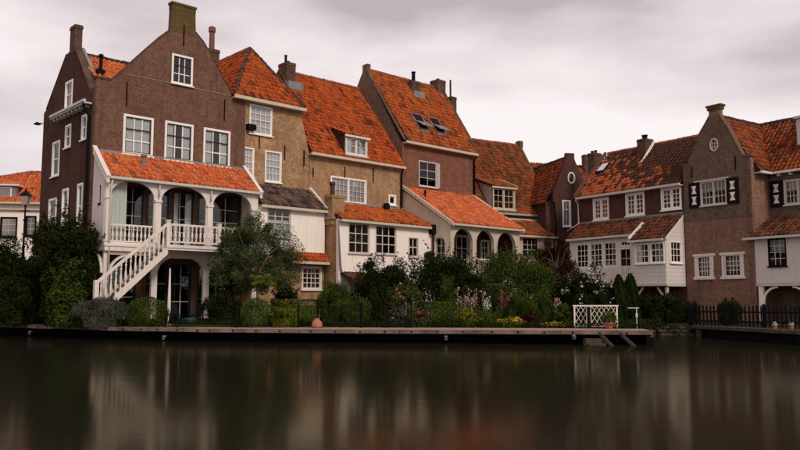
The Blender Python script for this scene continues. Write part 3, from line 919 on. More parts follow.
b1 = A.add(MB().box(.3, 2.26, -1.49, -1.4, 4.92, 5.0).box(.3, 2.26, -1.48, -1.41, 4.2, 4.26), 'balustrade', 'white')
balusters(A, b1, [(.42 + .19 * k, -1.445, 4.26) for k in range(10)], .92)
YL = -2.6
uL = FA.uz(168, 235, YL)[0]; uR = 7.9; uM = FA.uz(219, 240, YL)[0]
A.add(MB().box(uL - .05, uR, YL - .06, -1.71, 3.86, 4.07).box(uL - .08, uR + .03, YL - .1, YL - .06, 3.96, 4.1), 'landing', 'white')
b2 = A.add(MB().box(uL, uR, YL - .04, YL + .05, 4.98, 5.07).box(uL, uR, YL - .03, YL + .04, 4.2, 4.27), 'balustrade', 'white')
for x in (uL, uM, uR):
    A.add(MB().box(x - .08, x + .08, YL - .08, YL + .08, 4.0, 5.16).box(x - .1, x + .1, YL - .1, YL + .1, 5.16, 5.22), 'newel_post', 'white', b2)
n = int((uR - uL) / .21)
balusters(A, b2, [(uL + .15 + k * .21, YL, 4.27) for k in range(n - 1) if abs(uL + .15 + k * .21 - uM) > .1], .98)
for x in (uL + .1, uM, uR - .1): A.add(MB().bar((x, YL + .1, 3.8), (x, -1.52, 3.3), .1, .1, (1, 0, 0)), 'landing_bracket', 'white')
# stairs down to the left
u0s = FA.uz(96, 290, YL)[0]; zr0 = FA.uz(97, 283, YL)[1]
st = A.add(MB().slab((u0s + .1, YL - .05, 1.15), (uL, YL - .05, 4.02), (uL, YL - .05, 3.66), (u0s + .1, YL - .05, .8), (0, .06, 0)).slab((u0s + .1, YL + .85, 1.15), (uL, YL + .85, 4.02), (uL, YL + .85, 3.66), (u0s + .1, YL + .85, .8), (0, .06, 0)), 'staircase', 'white')
ns = 15
for k in range(ns):
    x = u0s + .1 + (uL - u0s - .1) * (k + .5) / ns; z = 1.0 + (4.02 - 1.0) * (k + .5) / ns
    A.add(MB().box(x - .13, x + .13, YL + .012, YL + .84, z - .02, z + .02), 'step', 'greywood', st)
dxs, dzs = uL - u0s, 5.06 - zr0
A.add(MB().bar((u0s, YL, zr0), (uL, YL, 5.06), .1, .12), 'handrail', 'white', st)
A.add(MB().box(u0s - .09, u0s + .09, YL - .09, YL + .09, .48, zr0 + .12), 'newel_post', 'white', st)
for k in range(1, 15):
    x = u0s + dxs * k / 15; zz = 1.12 + (4.02 - 1.15) * (x - u0s - .1) / (uL - u0s - .1); zr = zr0 + dzs * k / 15 - .05
    o = bpy.data.objects.new('baluster', bal_me); COL.objects.link(o); o.parent = st
    o.location = Vector((x, YL, zz)) - Vector(A.off); o.scale = (1, 1, max(.3, (zr - zz) / .72))
A.add(MB().box(u0s - .45, u0s + .12, YL + .1, YL + .9, .4, .8), 'stone_step', 'stone', st)

# ================================================================== HOUSE B (narrow yellow brick house, hipped roof) with white annex
B = Thing(FA, 8.0, 'yellow_brick_house', 'narrow yellow brick house with pointed hipped orange roof and dark tiled white annex', 'house')
bw_ = [FA.rect(249.6, 103.6, 271.6, 137, .04), FA.rect(242, 146.5, 253.6, 177.5, .04), FA.rect(265, 150, 281, 183.5, .04)]
B.add(MB().panel([(7.97, .2), (12.18, .2), (12.18, 9.95), (11.55, 12.3), (7.97, 12.3)], [hole(*q) for q in bw_], .04, .34), 'front_wall', 'brick_yellow')
for q, c in zip(bw_, ('net', 'net', 'net')): window(B, (0, .04, 0), *q, 4 if q[1] - q[0] > .8 else 3, 4, .08, curtain=c, split=2, cw=.03, bw=.028)
B.add(MB().box(7.97, 12.18, 6.5, 6.8, .2, 12.3), 'back_wall', 'brick_yellow')
B.add(MB().box(11.9, 12.18, .345, 6.49, .2, 9.9), 'side_wall', 'brick_yellow')
ap, apb = (9.45, 2.15, 15.9), (9.45, 7.0, 15.9)
hb = tiles(B, 't_hip', (7.15, -.22, 12.42), (11.65, -.22, 12.42), ap, ap, seed=8)
tiles(B, 't_hip', (7.15, 7.0, 12.42), (7.15, -.22, 12.42), ap, apb, seed=9)
tiles(B, 't_hip', (11.65, -.22, 12.42), (11.65, 7.0, 12.42), apb, ap, seed=10)
ridge(B, (7.15, -.22, 12.5), (ap[0], ap[1], ap[2] + .07), hb, 'ridge_dark', .11)
ridge(B, (11.65, -.22, 12.5), (ap[0], ap[1], ap[2] + .07), hb, 'ridge_dark', .11)
ridge(B, (ap[0], ap[1], ap[2] + .05), (apb[0], apb[1], apb[2] + .05), hb, 'ridge', .12)
B.add(MB().box(7.1, 11.7, -.34, -.24, 12.2, 12.38).box(7.1, 11.7, -.24, .03, 12.2, 12.26), 'eaves_board', 'cream')
for px, p0, p1 in ((259.5, 137, 148), (285, 145, 160)):
    a, z1 = FA.uz(px, p0); anchor(B, (0, .04, 0), a, FA.uz(px, p1)[1], z1)
B.add(MB().box(8.0, 8.5, -.25, .03, 10.65, 10.95), 'eaves_vent', 'iron')
# annex
yb = -1.5
q1 = FA.rect(267.4, 207.4, 290.3, 238.5, yb)
an = B.add(MB().panel(rect(8.0, 12.18, 4.15, 6.5), [hole(*q1)], yb, yb + .2), 'annex_wall', 'plaster')
B.add(MB(rside(12.18, 0)).panel([(-1.295, 4.15), (-.005, 4.15), (-.005, 7.5), (-1.295, 6.5)], [], 0, .2), 'annex_side', 'plaster')
window(B, (0, yb, 0), *q1, 3, 4, .04, 'greywood', 'white', 'greywood', 'half', split=2, cw=.03, bw=.035)
ar = tiles(B, 't_slate', (7.98, yb - .16, 6.52), (12.15, yb - .16, 6.52), (12.15, .02, 7.76), (7.98, .02, 7.76), seed=12, name='annex_roof')
B.add(MB().bar((12.2, yb - .2, 6.56), (12.2, 0, 7.9), .14, .16), 'bargeboard', 'white', ar)
B.add(MB().box(7.98, 12.24, yb - .28, yb - .17, 6.34, 6.48), 'gutter', 'cream', ar)
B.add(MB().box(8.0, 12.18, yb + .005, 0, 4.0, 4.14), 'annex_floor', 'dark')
q2 = FA.rect(301.6, 266, 321.4, 290, -1.46)
B.add(MB().panel(rect(8.0, 12.18, .2, 3.995), [hole(*q2)], -1.46, -1.2), 'lower_wall', 'brick_yellow')
window(B, (0, -1.46, 0), *q2, 4, 4, .1, 'white', 'white', 'white', None, cw=.03, bw=.035)
lr = tiles(B, 't_orange', (9.7, -1.98, 3.66), (12.1, -1.98, 3.66), (12.1, -1.47, 4.08), (9.7, -1.47, 4.08), seed=13, name='pent_roof')
B.add(MB().box(9.55, 12.15, -2.04, -1.98, 3.5, 3.64).box(9.6, 12.1, -1.98, -1.47, 3.52, 3.58), 'fascia', 'cream', lr)

# ================================================================== HOUSE C (wide yellow brick house with dormer) with white annex
C = Thing(FA, 12.2, 'yellow_brick_house', 'wide yellow brick house with red dormer roof and broad white garden annex', 'house')
cw_ = [FA.rect(330.4, 175.6, 366.2, 205.2), FA.rect(388.4, 194.4, 396, 206)]
C.add(MB().panel([(12.2, .2), (19.36, .2), (19.36, 9.95), (12.2, 9.95)], [hole(*q) for q in cw_], 0, .3), 'front_wall', 'brick_yellow')
window(C, (0, 0, 0), *cw_[0], 4, 4, .1, curtain='net', lights=2, cw=.03, bw=.03, bars='greywood')
window(C, (0, 0, 0), *cw_[1], 1, 1, .1)
SL = 1.27; SZ = 10.0 + .2 * SL
ct = tiles(C, 't_orange', (12.15, -.22, 9.98), (19.4, -.22, 9.98), (19.4, 4.4, 15.85), (13.0, 4.4, 15.85), seed=14, sag=.07)
tiles(C, 't_orange', (19.4, 9, 10.0), (12.3, 9, 10.0), (13.0, 4.4, 15.85), (19.4, 4.4, 15.85), seed=15)
ridge(C, (13.0, 4.4, 15.93), (19.36, 4.4, 15.93), ct)
C.add(MB().box(12.2, 19.36, 8.7, 9.0, .2, 9.9), 'back_wall', 'brick_yellow')
C.add(MB(side(12.2, 9)).panel([(.31, .2), (8.69, .2), (8.69, 9.9), (4.6, 15.2), (.31, 9.9)], [], .0, .25), 'side_wall', 'brick_yellow')
C.add(MB().box(12.1, 19.4, -.36, -.24, 9.8, 9.95).box(12.1, 19.36, -.24, -.005, 9.8, 9.86), 'eaves_board', 'cream')
for px, p0, p1 in ((304, 150, 166), (313, 168, 177), (344.5, 167, 178), (373, 168, 183)):
    a, z1 = FA.uz(px, p0); anchor(C, (0, 0, 0), a, FA.uz(px, p1)[1], z1)
dq = FA.rect(345.5, 135.5, 367, 157.5, -.2)
dormer(C, dq[0], dq[1], -.2, dq[2], dq[3], SZ, SL, None, 't_orange', .38, curtain='sides', cols=1, rows=2, lights=2, frame='white', wallmat='brick_darkred')
u1, z1 = FA.uz(284, 64, 3.9); u2 = FA.uz(295, 64, 3.9)[0]
chimney(C, u1, u2 - .15, 3.6, 4.5, 14.6, 16.3, 'brick_chimney', .02, [(u1 + .2, 4.0, .08, .45, 'iron'), (u1 + .5, 4.2, .1, .18, 'iron')])
C.add(MB().box(u1 - .1, u2 + .15, 3.2, 3.6, 14.5, 15.0), 'lead_flashing', 'lead')
pipe(C, [(19.2, -.28, 9.8), (19.2, -.12, 9.4), (19.2, -.1, 7.4), (19.0, -.2, 7.1)], .06, 'iron')
# annex
yc = -2.6
c1 = FA.rect(348.6, 222, 369.4, 254, yc); c2_ = FA.rect(375.6, 225, 396.2, 255, yc); c3 = FA.rect(408.4, 237, 418.2, 257.5, yc)
C.add(MB().panel(rect(12.3, 19.4, .2, 5.98), [hole(*q) for q in (c1, c2_, c3)], yc, yc + .22), 'annex_wall', 'plaster')
C.add(MB(side(12.3, 0)).panel([(.005, .2), (2.375, .2), (2.375, 5.9), (.005, 6.9)], [], 0, .2), 'annex_side', 'brick_yellow')
for q in (c1, c2_): window(C, (0, yc, 0), *q, 3, 3, .045, 'greywood', 'greywood', 'greywood', 'blind' if 0 else None, cw=.035, bw=.05, proud=.02)
window(C, (0, yc, 0), *c3, 2, 2, .06, 'greywood', 'greywood', 'greywood', None, cw=.03, bw=.06)
cr_ = tiles(C, 't_D', (12.32, yc - .18, 5.98), (19.42, yc - .18, 5.98), (19.42, .0, 7.2), (12.32, .0, 7.2), seed=17, name='annex_roof')
C.add(MB().box(12.28, 19.42, yc - .3, yc - .19, 5.82, 5.95).box(12.3, 19.4, yc - .19, yc, 5.85, 5.9), 'gutter', 'cream', cr_)
C.add(MB().box(12.4, 19.36, -.12, -.005, 7.2, 7.34), 'lead_flashing', 'lead', cr_)
ca, cb = FA.uz(327.5, 200, -1.7)[0], FA.uz(339.5, 200, -1.7)[0]
C.add(MB().lathe((ca + cb) / 2 + .35, -.35, [(.1, 7.2), (.1, 7.6), (.15, 7.65), (.15, 7.8)], 8), 'roof_vent', 'iron') if 0 else None
uv, zv = FA.uz(386.5, 212, -.4)
C.add(MB().lathe(uv, -.4, [(.14, 6.9), (.14, zv + .1), (.2, zv + .16), (.2, zv + .5), (.08, zv + .55)], 8), 'roof_vent', 'iron')
ch = chimney(C, ca, cb, -2.15, -1.45, 5.7, 7.35, 'brick_yellow', .04)
zt = FA.uz(331, 182, -1.8)[1]
C.add(MB().lathe(ca + .25, -1.8, [(.13, 7.35), (.12, zt - .2), (.17, zt - .15), (.17, zt)], 10), 'chimney_pot', M['brick_darkred'], ch)
C.add(MB().box(ca - .08, cb + .08, -2.25, -1.4, 5.98, 6.12), 'lead_flashing', 'lead', ch)
pipe(C, [(12.2, -2.66, 5.9), (12.22, -2.7, 5.2), (12.36, -2.72, 3.3), (12.5, -2.72, 2.9)], .045, 'zinc')
# little lean-to at its foot
lt = tiles(C, 't_brown', (12.4, -3.5, 2.72), (15.6, -3.5, 2.72), (15.6, -2.62, 3.05), (12.4, -2.62, 3.05), seed=18, name='lean_to_roof')
C.add(MB().box(12.5, 12.62, -3.45, -3.33, .4, 2.68).box(15.3, 15.42, -3.45, -3.33, .4, 2.68).box(12.45, 15.5, -3.47, -3.36, 2.58, 2.68), 'lean_to_post', 'brick_darkred', lt)

# ================================================================== HOUSE D (tall brown brick house) with the arched gallery
D = Thing(FA, 19.4, 'brown_brick_house', 'tall red brown brick house with steep orange roof and cream arched gallery', 'house')
dw = FA.rect(418.5, 160, 437, 188.5)
D.add(MB().panel(rect(19.4, 26.15, .2, 11.62), [hole(*dw)], 0, .3), 'front_wall', 'brick_red')
window(D, (0, 0, 0), *dw, 2, 3, .07, 'greywood', 'greywood', 'greywood', None, sill=True, cw=.03, bw=.03)
x = dw[1] - .02
sh = D.add(MB().slab((x, -.06, dw[2] + .02), (x + .08, -.2, dw[2] + .02), (x + .08, -.2, dw[3] - .05), (x, -.06, dw[3] - .05), (.04, .02, 0)), 'casement', 'greywood')
DS = (17.1 - 11.7) / 3.95
dt = tiles(D, 't_D', (19.66, -.22, 11.7), (26.2, -.22, 11.7), (26.75, 3.75, 17.1), (19.66, 3.75, 17.1), seed=20, sag=.03)
tiles(D, 't_D', (26.3, 7.7, 11.7), (19.66, 7.7, 11.7), (19.66, 3.75, 17.1), (26.75, 3.75, 17.1), seed=21)
ridge(D, (19.66, 3.75, 17.18), (26.75, 3.75, 17.18), dt)
D.add(MB(side(19.4, 7.5)).panel([(0, .2), (7.195, .2), (7.195, 11.7), (4.02, 17.0), (4.02, 17.5), (3.5, 17.5), (3.5, 17.0), (0, 11.7)], [], 0, .28), 'gable_wall', 'brick_grey')
D.add(MB().slab((19.38, -.1, 11.8), (19.66, -.1, 11.8), (19.66, 3.7, 17.24), (19.38, 3.7, 17.24), (0, 0, -.07)), 'gable_coping', 'brick_chimney')
D.add(MB(rside(26.15, 0)).panel([(.305, .2), (7.5, .2), (7.5, 11.6), (3.75, 16.9), (.305, 12.0)], [], 0, .28), 'gable_wall', 'brick_red')
D.add(MB().slab((26.15, -.25, 11.85), (26.42, -.25, 11.85), (26.98, 3.75, 17.3), (26.7, 3.75, 17.3), (0, 0, -.2)), 'verge_board', 'brick_chimney')
D.add(MB().box(19.7, 26.1, 7.2, 7.5, .2, 11.7), 'back_wall', 'brick_red')
D.add(MB().box(19.45, 26.25, -.36, -.24, 11.5, 11.66).box(19.45, 26.2, -.24, -.005, 11.5, 11.56), 'eaves_board', 'cream')
pipe(D, [(26.12, -.3, 11.5), (26.05, -.12, 11.2), (26.05, -.1, 8.8)], .07, 'iron')
u, z = FA.uz(413.5, 86, 3.3)
c = chimney(D, u - .45, u + .35, 2.95, 3.6, 15.8, z + .25, 'brick_chimney', .03, [(u, 3.3, .13, .7, 'iron')])
D.add(MB().box(u - .55, u + .45, 2.6, 2.95, 15.7, 16.15), 'lead_flashing', 'lead', c)
ua_, za = FA.uz(436, 88, 3.5); ub_ = FA.uz(445.5, 88, 3.5)[0]
chimney(D, ua_, ub_ - .2, 3.3, 4.1, 16.2, 17.7, 'brick_chimney', .02, [((ua_ + ub_) / 2 - .1, 3.7, .1, .1, 'iron')])
ug, zg = FA.uz(450.3, 98, 3.4)
c = chimney(D, ug - .2, ug + .35, 3.1, 3.7, 15.4, zg + .05, 'brick_chimney', .02)
D.add(MB().lathe(ug + .02, 3.4, [(.07, zg), (.07, FA.uz(450.3, 80, 3.4)[1])], 8), 'flue_pipe', 'brick_darkred', c)
# open skylights
for (x0, y0_, x1, y1_) in ((415, 123, 425, 137), (432, 125, 442.5, 139)):
    yy0 = 1.55; p = FA.uz(x0, y0_, .9); q = FA.uz(x1 - 1, y1_, 1.1)
    ul, ur = p[0], p[0] + .95
    zt_ = lambda y: 11.7 + .22 * DS + DS * y
    ya, yb_ = .4, 1.3
    fr = MB(); zt_0 = zt_; zt_ = (lambda f: lambda y: f(y) + .13)(zt_0)
    for (xa, xb) in ((ul, ul + .08), (ur - .08, ur)): fr.slab((xa, ya, zt_(ya) + .14), (xb, ya, zt_(ya) + .14), (xb, yb_, zt_(yb_) + .14), (xa, yb_, zt_(yb_) + .14), (0, 0, -.18))
    for (y_a, y_b) in ((ya, ya + .07), (yb_ - .07, yb_)): fr.slab((ul, y_a, zt_(y_a) + .137), (ur, y_a, zt_(y_a) + .137), (ur, y_b, zt_(y_b) + .137), (ul, y_b, zt_(y_b) + .137), (0, 0, -.17))
    sk = D.add(fr, 'skylight', 'lead')
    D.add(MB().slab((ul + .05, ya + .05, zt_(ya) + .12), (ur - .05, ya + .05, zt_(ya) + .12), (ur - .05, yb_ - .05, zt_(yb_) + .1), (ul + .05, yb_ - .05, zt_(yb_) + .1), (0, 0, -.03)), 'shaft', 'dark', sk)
    D.add(MB().slab((ul + .03, ya - .28, zt_(ya) + .42), (ur - .03, ya - .28, zt_(ya) + .42), (ur - .03, yb_ - .1, zt_(yb_) + .1), (ul + .03, yb_ - .1, zt_(yb_) + .1), (0, 0, -.04)) if 0 else
          MB().slab((ul - .02, ya - .3, zt_(ya) + .38), (ur + .02, ya - .3, zt_(ya) + .38), (ur + .02, ya + .35, zt_(ya + .35) + .28), (ul - .02, ya + .35, zt_(ya + .35) + .28), (0, 0, -.05)), 'sash', 'zinc', sk)
# gallery
yg = -4.1
gh = [arch(19.72, 21.36, 3.2, 5.86), arch(21.7, 23.32, 3.2, 5.86), arch(23.66, 25.44, 3.2, 5.86)]
gal = D.add(MB().panel(rect(19.46, 25.9, .2, 6.12), gh, yg, yg + .22), 'gallery_arcade', 'cream')
for a_, b_ in ((19.72, 21.36), (21.7, 23.32), (23.66, 25.44)):
    ring = [(p, q) for p, q in arch(a_ - .06, b_ + .06, 3.2, 5.92)]; inn = arch(a_, b_, 3.2, 5.86)
    D.add(MB().panel(ring, [[(p, q + (.001 if q < 3.3 else 0)) for p, q in inn]], yg - .03, yg - .002), 'arch_moulding', 'cream', gal)
gs = side(19.46, 0)
D.add(MB(gs).panel([(.01, .2), (4.09 - .22, .2), (4.09 - .22, 6.15), (.01, 8.45)], [arch(2.75, 3.62, 3.85, 5.35)], 0, .2), 'gallery_side', 'cream')
window(D, (gs[0] + .1, gs[1], gs[2]), 2.74, 3.63, 3.85, 5.36, 2, 3, .04, 'white', 'white', 'white', None, sill=False)
D.add(MB().box(19.7, 25.9, yg + .23, -.01, 3.0, 3.19), 'gallery_floor', 'greywood')
gr = tiles(D, 't_bright', (19.5, yg - .2, 6.14), (25.95, yg - .2, 6.14), (25.95, -.01, 8.68), (19.5, -.01, 8.68), seed=22, name='gallery_roof')
for x, m_ in ((19.43, 'cream'), (26.0, 'white')):
    D.add(MB().slab((x - .07, yg - .28, 6.14), (x + .07, yg - .28, 6.14), (x + .07, -.02, 8.82), (x - .07, -.02, 8.82), (0, 0, -.24)), 'bargeboard', m_, gr)
D.add(MB().box(19.35, 26.05, yg - .34, yg - .22, 5.98, 6.1).box(19.4, 26.0, yg - .22, yg, 6.0, 6.05), 'gutter', 'cream', gr)
uv, zv = FA.uz(425, 197, -1.2)
D.add(MB().lathe(uv, -1.2, [(.07, 7.6), (.07, 8.45)], 8), 'flue_pipe', 'iron', gr)
for q in ((20.0, 21.3, 3.9, 5.7), (21.9, 23.1, 3.3, 5.7)): window(D, (0, -2.2, 0), *q, 2, 3, .09, 'greywood', 'greywood', 'greywood', None, sill=False, bw=.05)
window(D, (0, -2.25, 0), 24.25, 25.05, 3.7, 5.5, 2, 4, .08, 'white', 'white', 'white', None, sill=False, bw=.05)
D.add(MB().panel(rect(19.7, 25.89, 3.2, 6.9), [rect(20.0, 21.3, 3.9, 5.7), rect(21.9, 23.1, 3.3, 5.7), arch(24.2, 25.1, 3.6, 5.7)], -2.2, -2.0), 'gallery_back_wall', 'brick_darkred', gal)  # dark brick colour carries the shade inside the gallery
D.add(MB(rside(25.9, 0)).panel([(-3.87, .2), (-.01, .2), (-.01, 8.4), (-3.87, 6.1)], [], .0, .18), 'gallery_side', 'brick_darkred')  # dark inner face, recess shade put into its colour
lat = MB()
for k in range(-6, 14):
    for s_ in (1, -1):
        a_ = 21.75 + k * .14; b0, b1_ = (a_, a_ + .8 * s_)
        pts = [(b0, 3.25), (b1_, 4.05)]
        x0_, x1_ = pts[0][0], pts[1][0]
        t0 = 0; t1 = 1
        lo, hi = 21.72, 23.3
        def tt_(x): return (x - x0_) / (x1_ - x0_)
        r0, r1 = sorted((tt_(lo), tt_(hi))); t0, t1 = max(0, r0), min(1, r1)
        if t1 - t0 > .05: lat.bar((x0_ + (x1_ - x0_) * t0, yg + .05 + .02 * s_, 3.25 + .8 * t0), (x0_ + (x1_ - x0_) * t1, yg + .05 + .02 * s_, 3.25 + .8 * t1), .02, .045, (0, 1, 0))
lat.box(21.71, 23.31, yg + .02, yg + .09, 4.05, 4.12)
D.add(lat, 'lattice_railing', 'white', gal)
for a0_, a1_ in ((19.73, 21.35), (23.67, 25.43)):
    D.add(MB().box(a0_, a1_, yg + .03, yg + .09, 3.2, 3.9), 'parapet', 'cream', gal)
D.add(MB(gs).box(2.62, 2.92, -.34, -.03, 5.55, 6.1).tube([(2.77, -.12, 5.6), (2.77, -.12, 2)], .05), 'rainwater_head', 'iron', gal)

# ================================================================== HOUSE E (low walled house with huge steep roof, in the corner)
E_ = Thing(FE, 0, 'steep_roofed_house', 'corner house with a huge steep mottled brown roof, tan dormer and pink lean-to', 'house')
E_.add(MB().panel(rect(-.5, 7.15, .2, 7.7), [], 0, .3), 'front_wall', 'tan')
EK = (13.6 - 8.6) / 3.3
et = tiles(E_, 't_E', (-.6, .55, 8.55), (7.25, .55, 8.55), (7.2, 4.0, 13.65), (-.6, 4.0, 13.65), seed=30, sag=.08)
tiles(E_, 't_E', (-.6, -.25, 7.72), (7.3, -.25, 7.72), (7.25, .56, 8.57), (-.6, .56, 8.57), seed=31, sag=.02)
tiles(E_, 't_E', (7.2, 8, 7.8), (-.6, 8, 7.8), (-.6, 4, 13.65), (7.2, 4, 13.65), seed=32)
ridge(E_, (-.6, 4, 13.72), (7.2, 4, 13.72), et, 'ridge')
vg = MB()
pv = [(-.3, 7.8), (.1, 8.15), (.56, 8.7), (1.6, 10.2), (2.8, 12.0), (4.0, 13.8)]
for p, q in zip(pv, pv[1:]): vg.slab((7.2, p[0], p[1] + .06), (7.42, p[0], p[1] + .06), (7.42, q[0], q[1] + .06), (7.2, q[0], q[1] + .06), (0, 0, -.3))
vg.box(7.15, 7.5, 3.75, 4.25, 13.5, 14.05)
E_.add(vg, 'verge_coping', 'brick_moss')
E_.add(MB(rside(7.15, 0)).panel([(.305, .2), (8, .2), (8, 7.7), (4, 13.5), (.6, 8.5), (.305, 7.8)], [], 0, .28), 'gable_wall', 'brick_grey')
E_.add(MB().box(-.5, 7.1, 7.7, 8.0, .2, 7.7), 'back_wall', 'brick_grey')
E_.add(MB().box(-.5, 7.4, -.42, -.28, 7.56, 7.7).box(-.5, 7.3, -.28, -.005, 7.58, 7.63), 'eaves_board', 'tan')
ed = FE.rect(492.5, 187, 515, 210.5, -.3)
dormer(E_, ed[0], ed[1], -.3, ed[2], ed[3], 7.85, 1.4, None, 't_E', .35, wallmat='greywood', cols=2, rows=3, lights=2, frame='cream', curtain=None, verge='cream')
# lean-to
yl = -1.9
ew = FE.rect(523, 238.5, 537, 256, yl); eo = FE.rect(551, 248, 562, 270, yl)
E_.add(MB().panel(rect(2.2, 6.95, .2, 6.0), [hole(*ew), rect(eo[0], eo[1], 3.4, eo[3])], yl, yl + .25), 'lean_to_wall', 'plaster_pink')
E_.add(MB(rside(6.95, 0)).panel([(-1.64, .2), (-.005, .2), (-.005, 7.2), (-1.64, 6.0)], [], 0, .2), 'lean_to_side', 'plaster_pink')
window(E_, (0, yl, 0), *ew, 3, 3, .04, 'iron', 'greywood', 'iron', None, cw=.03, bw=.035, sill=False)
E_.add(MB().panel(rect(eo[0], eo[1], 3.4, eo[3]), [], yl + .12, yl + .16), 'hatch', 'brick_darkred')
el = tiles(E_, 't_E', (2.2, yl - .2, 6.02), (7.0, yl - .2, 6.02), (7.0, -.3, 7.18), (2.2, -.3, 7.18), seed=33, name='lean_to_roof')
E_.add(MB().bar((7.06, yl - .26, 6.1), (7.06, -.28, 7.32), .14, .16), 'bargeboard', 'white', el)
E_.add(MB().box(2.2, 7.15, yl - .32, yl - .2, 5.86, 5.99).box(2.2, 7.0, yl - .2, yl, 5.9, 5.94), 'gutter', 'cream', el)
E_.add(MB().box(-.5, 7.1, -.3, -.2, 7.2, 7.34), 'lead_flashing', 'greywood', el)
E_.add(MB().box(.6, 6.95, -.19, -.005, 7.0, 7.56), 'board_band', 'brick_grey')

# ================================================================== HOUSE F (narrow dark gable with oval window)
Fh = Thing(FF, 0, 'narrow_gable_house', 'narrow dark brick gable with white oval window behind the white balcony house', 'house')
fw_ = FF.rect(562, 200, 571.2, 227)
ov = [(.14 + .2 * math.cos(t), 10.22 + .33 * math.sin(t)) for t in [2 * math.pi * k / 16 for k in range(16)]]
ov2 = [(.14 + .3 * math.cos(t), 10.22 + .43 * math.sin(t)) for t in [2 * math.pi * k / 16 for k in range(16)]]
Fh.add(MB().panel([(-1.3, .2), (2.2, .2), (2.2, 9.3), (1.35, 9.4), (.42, 11.6), (.42, 12.0), (-.22, 12.0), (-.22, 11.6), (-.5, 10.9), (-1.1, 9.6), (-1.3, 9.1)], [ov, hole(*fw_)], 0, .3), 'front_wall', 'brick_darkred')
Fh.add(MB().panel(ov2, [[(.14 + (p - .14) * .99, 10.22 + (q - 10.22) * .99) for p, q in ov]], -.04, .05), 'oval_frame', 'white')
Fh.add(MB().panel(ov, [], .1, .12), 'oval_pane', 'glass')
window(Fh, (0, 0, 0), *fw_, 2, 3, .09, curtain='net', split=2)
ft = tiles(Fh, 't_R', (-1.9, 6.5, 8.4), (-1.9, .28, 8.4), (.1, .28, 11.7), (.1, 6.5, 11.7), seed=40)
tiles(Fh, 't_R', (2.3, .28, 8.4), (2.3, 6.5, 8.4), (.1, 6.5, 11.7), (.1, .28, 11.7), seed=41)
ridge(Fh, (.1, .3, 11.78), (.1, 6.5, 11.78), ft, 'ridge_dark')
Fh.add(MB().box(-1.75, -1.5, .31, 6.5, .2, 8.5).box(-1.5, -1.31, .3, .55, .2, 8.6), 'side_wall', 'brick_darkred')
Fh.add(MB().box(-1.5, 2.2, 6.2, 6.5, .2, 8.4), 'back_wall', 'brick_darkred')
pipe(Fh, [(-1.5, .2, 8.6), (-1.3, -.1, 8.4), (-1.2, -.1, 7.0), (-1.2, -.1, 3)], .06, 'iron')
# a roof end with small stacks further back
Kb = Thing(FF, 1.5, 'background_house', 'orange tiled roof corner with small stacks far behind the dark gable', 'house', y=6)
tiles(Kb, 't_R', (1.2, 6.8, 10.2), (6.5, 6.8, 10.2), (6.5, 9.0, 12.9), (1.2, 9.0, 12.9), seed=43)
Kb.add(MB().panel([(1.2, .3), (6.5, .3), (6.5, 10.1), (1.2, 10.1)], [], 7, 7.2), 'front_wall', 'brick_red')
u, z = FF.uz(585, 156, 8.5); chimney(Kb, u - .15, u + .2, 8.3, 8.8, 9.5, z + .1, 'brick_chimney', .02)

# ================================================================== HOUSE M (right row, dark red brick with white balcony room)
Mh = Thing(FM, -7.75, 'dark_brick_house', 'dark red brick house with sooty patched roof and white glazed balcony room', 'house')
mw = [FM.rect(593, 199, 609.4, 219.3), FM.rect(625.4, 194, 645.2, 214.8), FM.rect(660.8, 188.4, 682, 208.8)]
Mh.add(MB().panel(rect(-7.75, -.02, .2, 8.1), [hole(*q) for q in mw], 0, .3), 'front_wall', 'brick_darkred')
for q in mw: window(Mh, (0, 0, 0), *q, 2, 4, .12, curtain=None, lights=2, cw=.045, bw=.035)
MK = (11.35 - 8.2) / 3.35
mt = tiles(Mh, 't_M', (-7.7, -.25, 8.2), (-.05, -.25, 8.2), (-.05, 3.1, 11.35), (-7.9, 3.1, 11.35), seed=50, sag=.05)
tiles(Mh, 't_M', (-.05, 6.6, 8.2), (-7.7, 6.6, 8.2), (-7.9, 3.1, 11.35), (-.05, 3.1, 11.35), seed=51)
ridge(Mh, (-7.9, 3.1, 11.42), (-.05, 3.1, 11.42), mt)
Mh.add(MB(side(-7.75, 6.5)).panel([(.3, .2), (6.19, .2), (6.19, 8.1), (3.4, 11.3), (.3, 8.1)], [], 0, .3), 'side_wall', 'brick_darkred')
Mh.add(MB().box(-7.75, -.02, 6.3, 6.5, .2, 8.1), 'back_wall', 'brick_darkred')
Mh.add(MB().slab((-8.0, -.3, 8.32), (-7.8, -.3, 8.32), (-7.95, 3.0, 11.55), (-8.15, 3.0, 11.55), (0, 0, -.2)), 'verge_coping', 'brick_chimney')
Mh.add(MB().box(-7.7, -.02, -.42, -.27, 8.02, 8.16).box(-7.7, -.02, -.27, -.005, 8.02, 8.08), 'eaves_board', 'greywood')
u, z = FM.uz(594, 157, 3.1); chimney(Mh, u - .3, u + .3, 2.8, 3.5, 7.6, z + .25, 'brick_chimney', .03, [(u - .15, 3.1, .09, .12, 'iron'), (u + .15, 3.1, .09, .12, 'iron')])
u0, z0 = FM.uz(641, 142, 2.7); u1 = FM.uz(650, 142, 2.7)[0]
c = chimney(Mh, u0, u1 - .05, 2.3, 3.1, 10.2, z0 + .1, 'brick_chimney', .02, [(u0 + .3, 2.7, .16, .22, 'iron')])
Mh.add(MB().slab((u1 + .0, 1.55, 9.95), (u1 + .14, 1.55, 9.95), (u1 + .14, 3.0, 11.65), (u1 + .0, 3.0, 11.65), (0, 0, -.14)), 'lead_flashing', 'plaster', c)
su, sz_ = FM.uz(604, 172, 1.8)
zt_ = lambda y: 8.32 + .25 * MK + MK * y
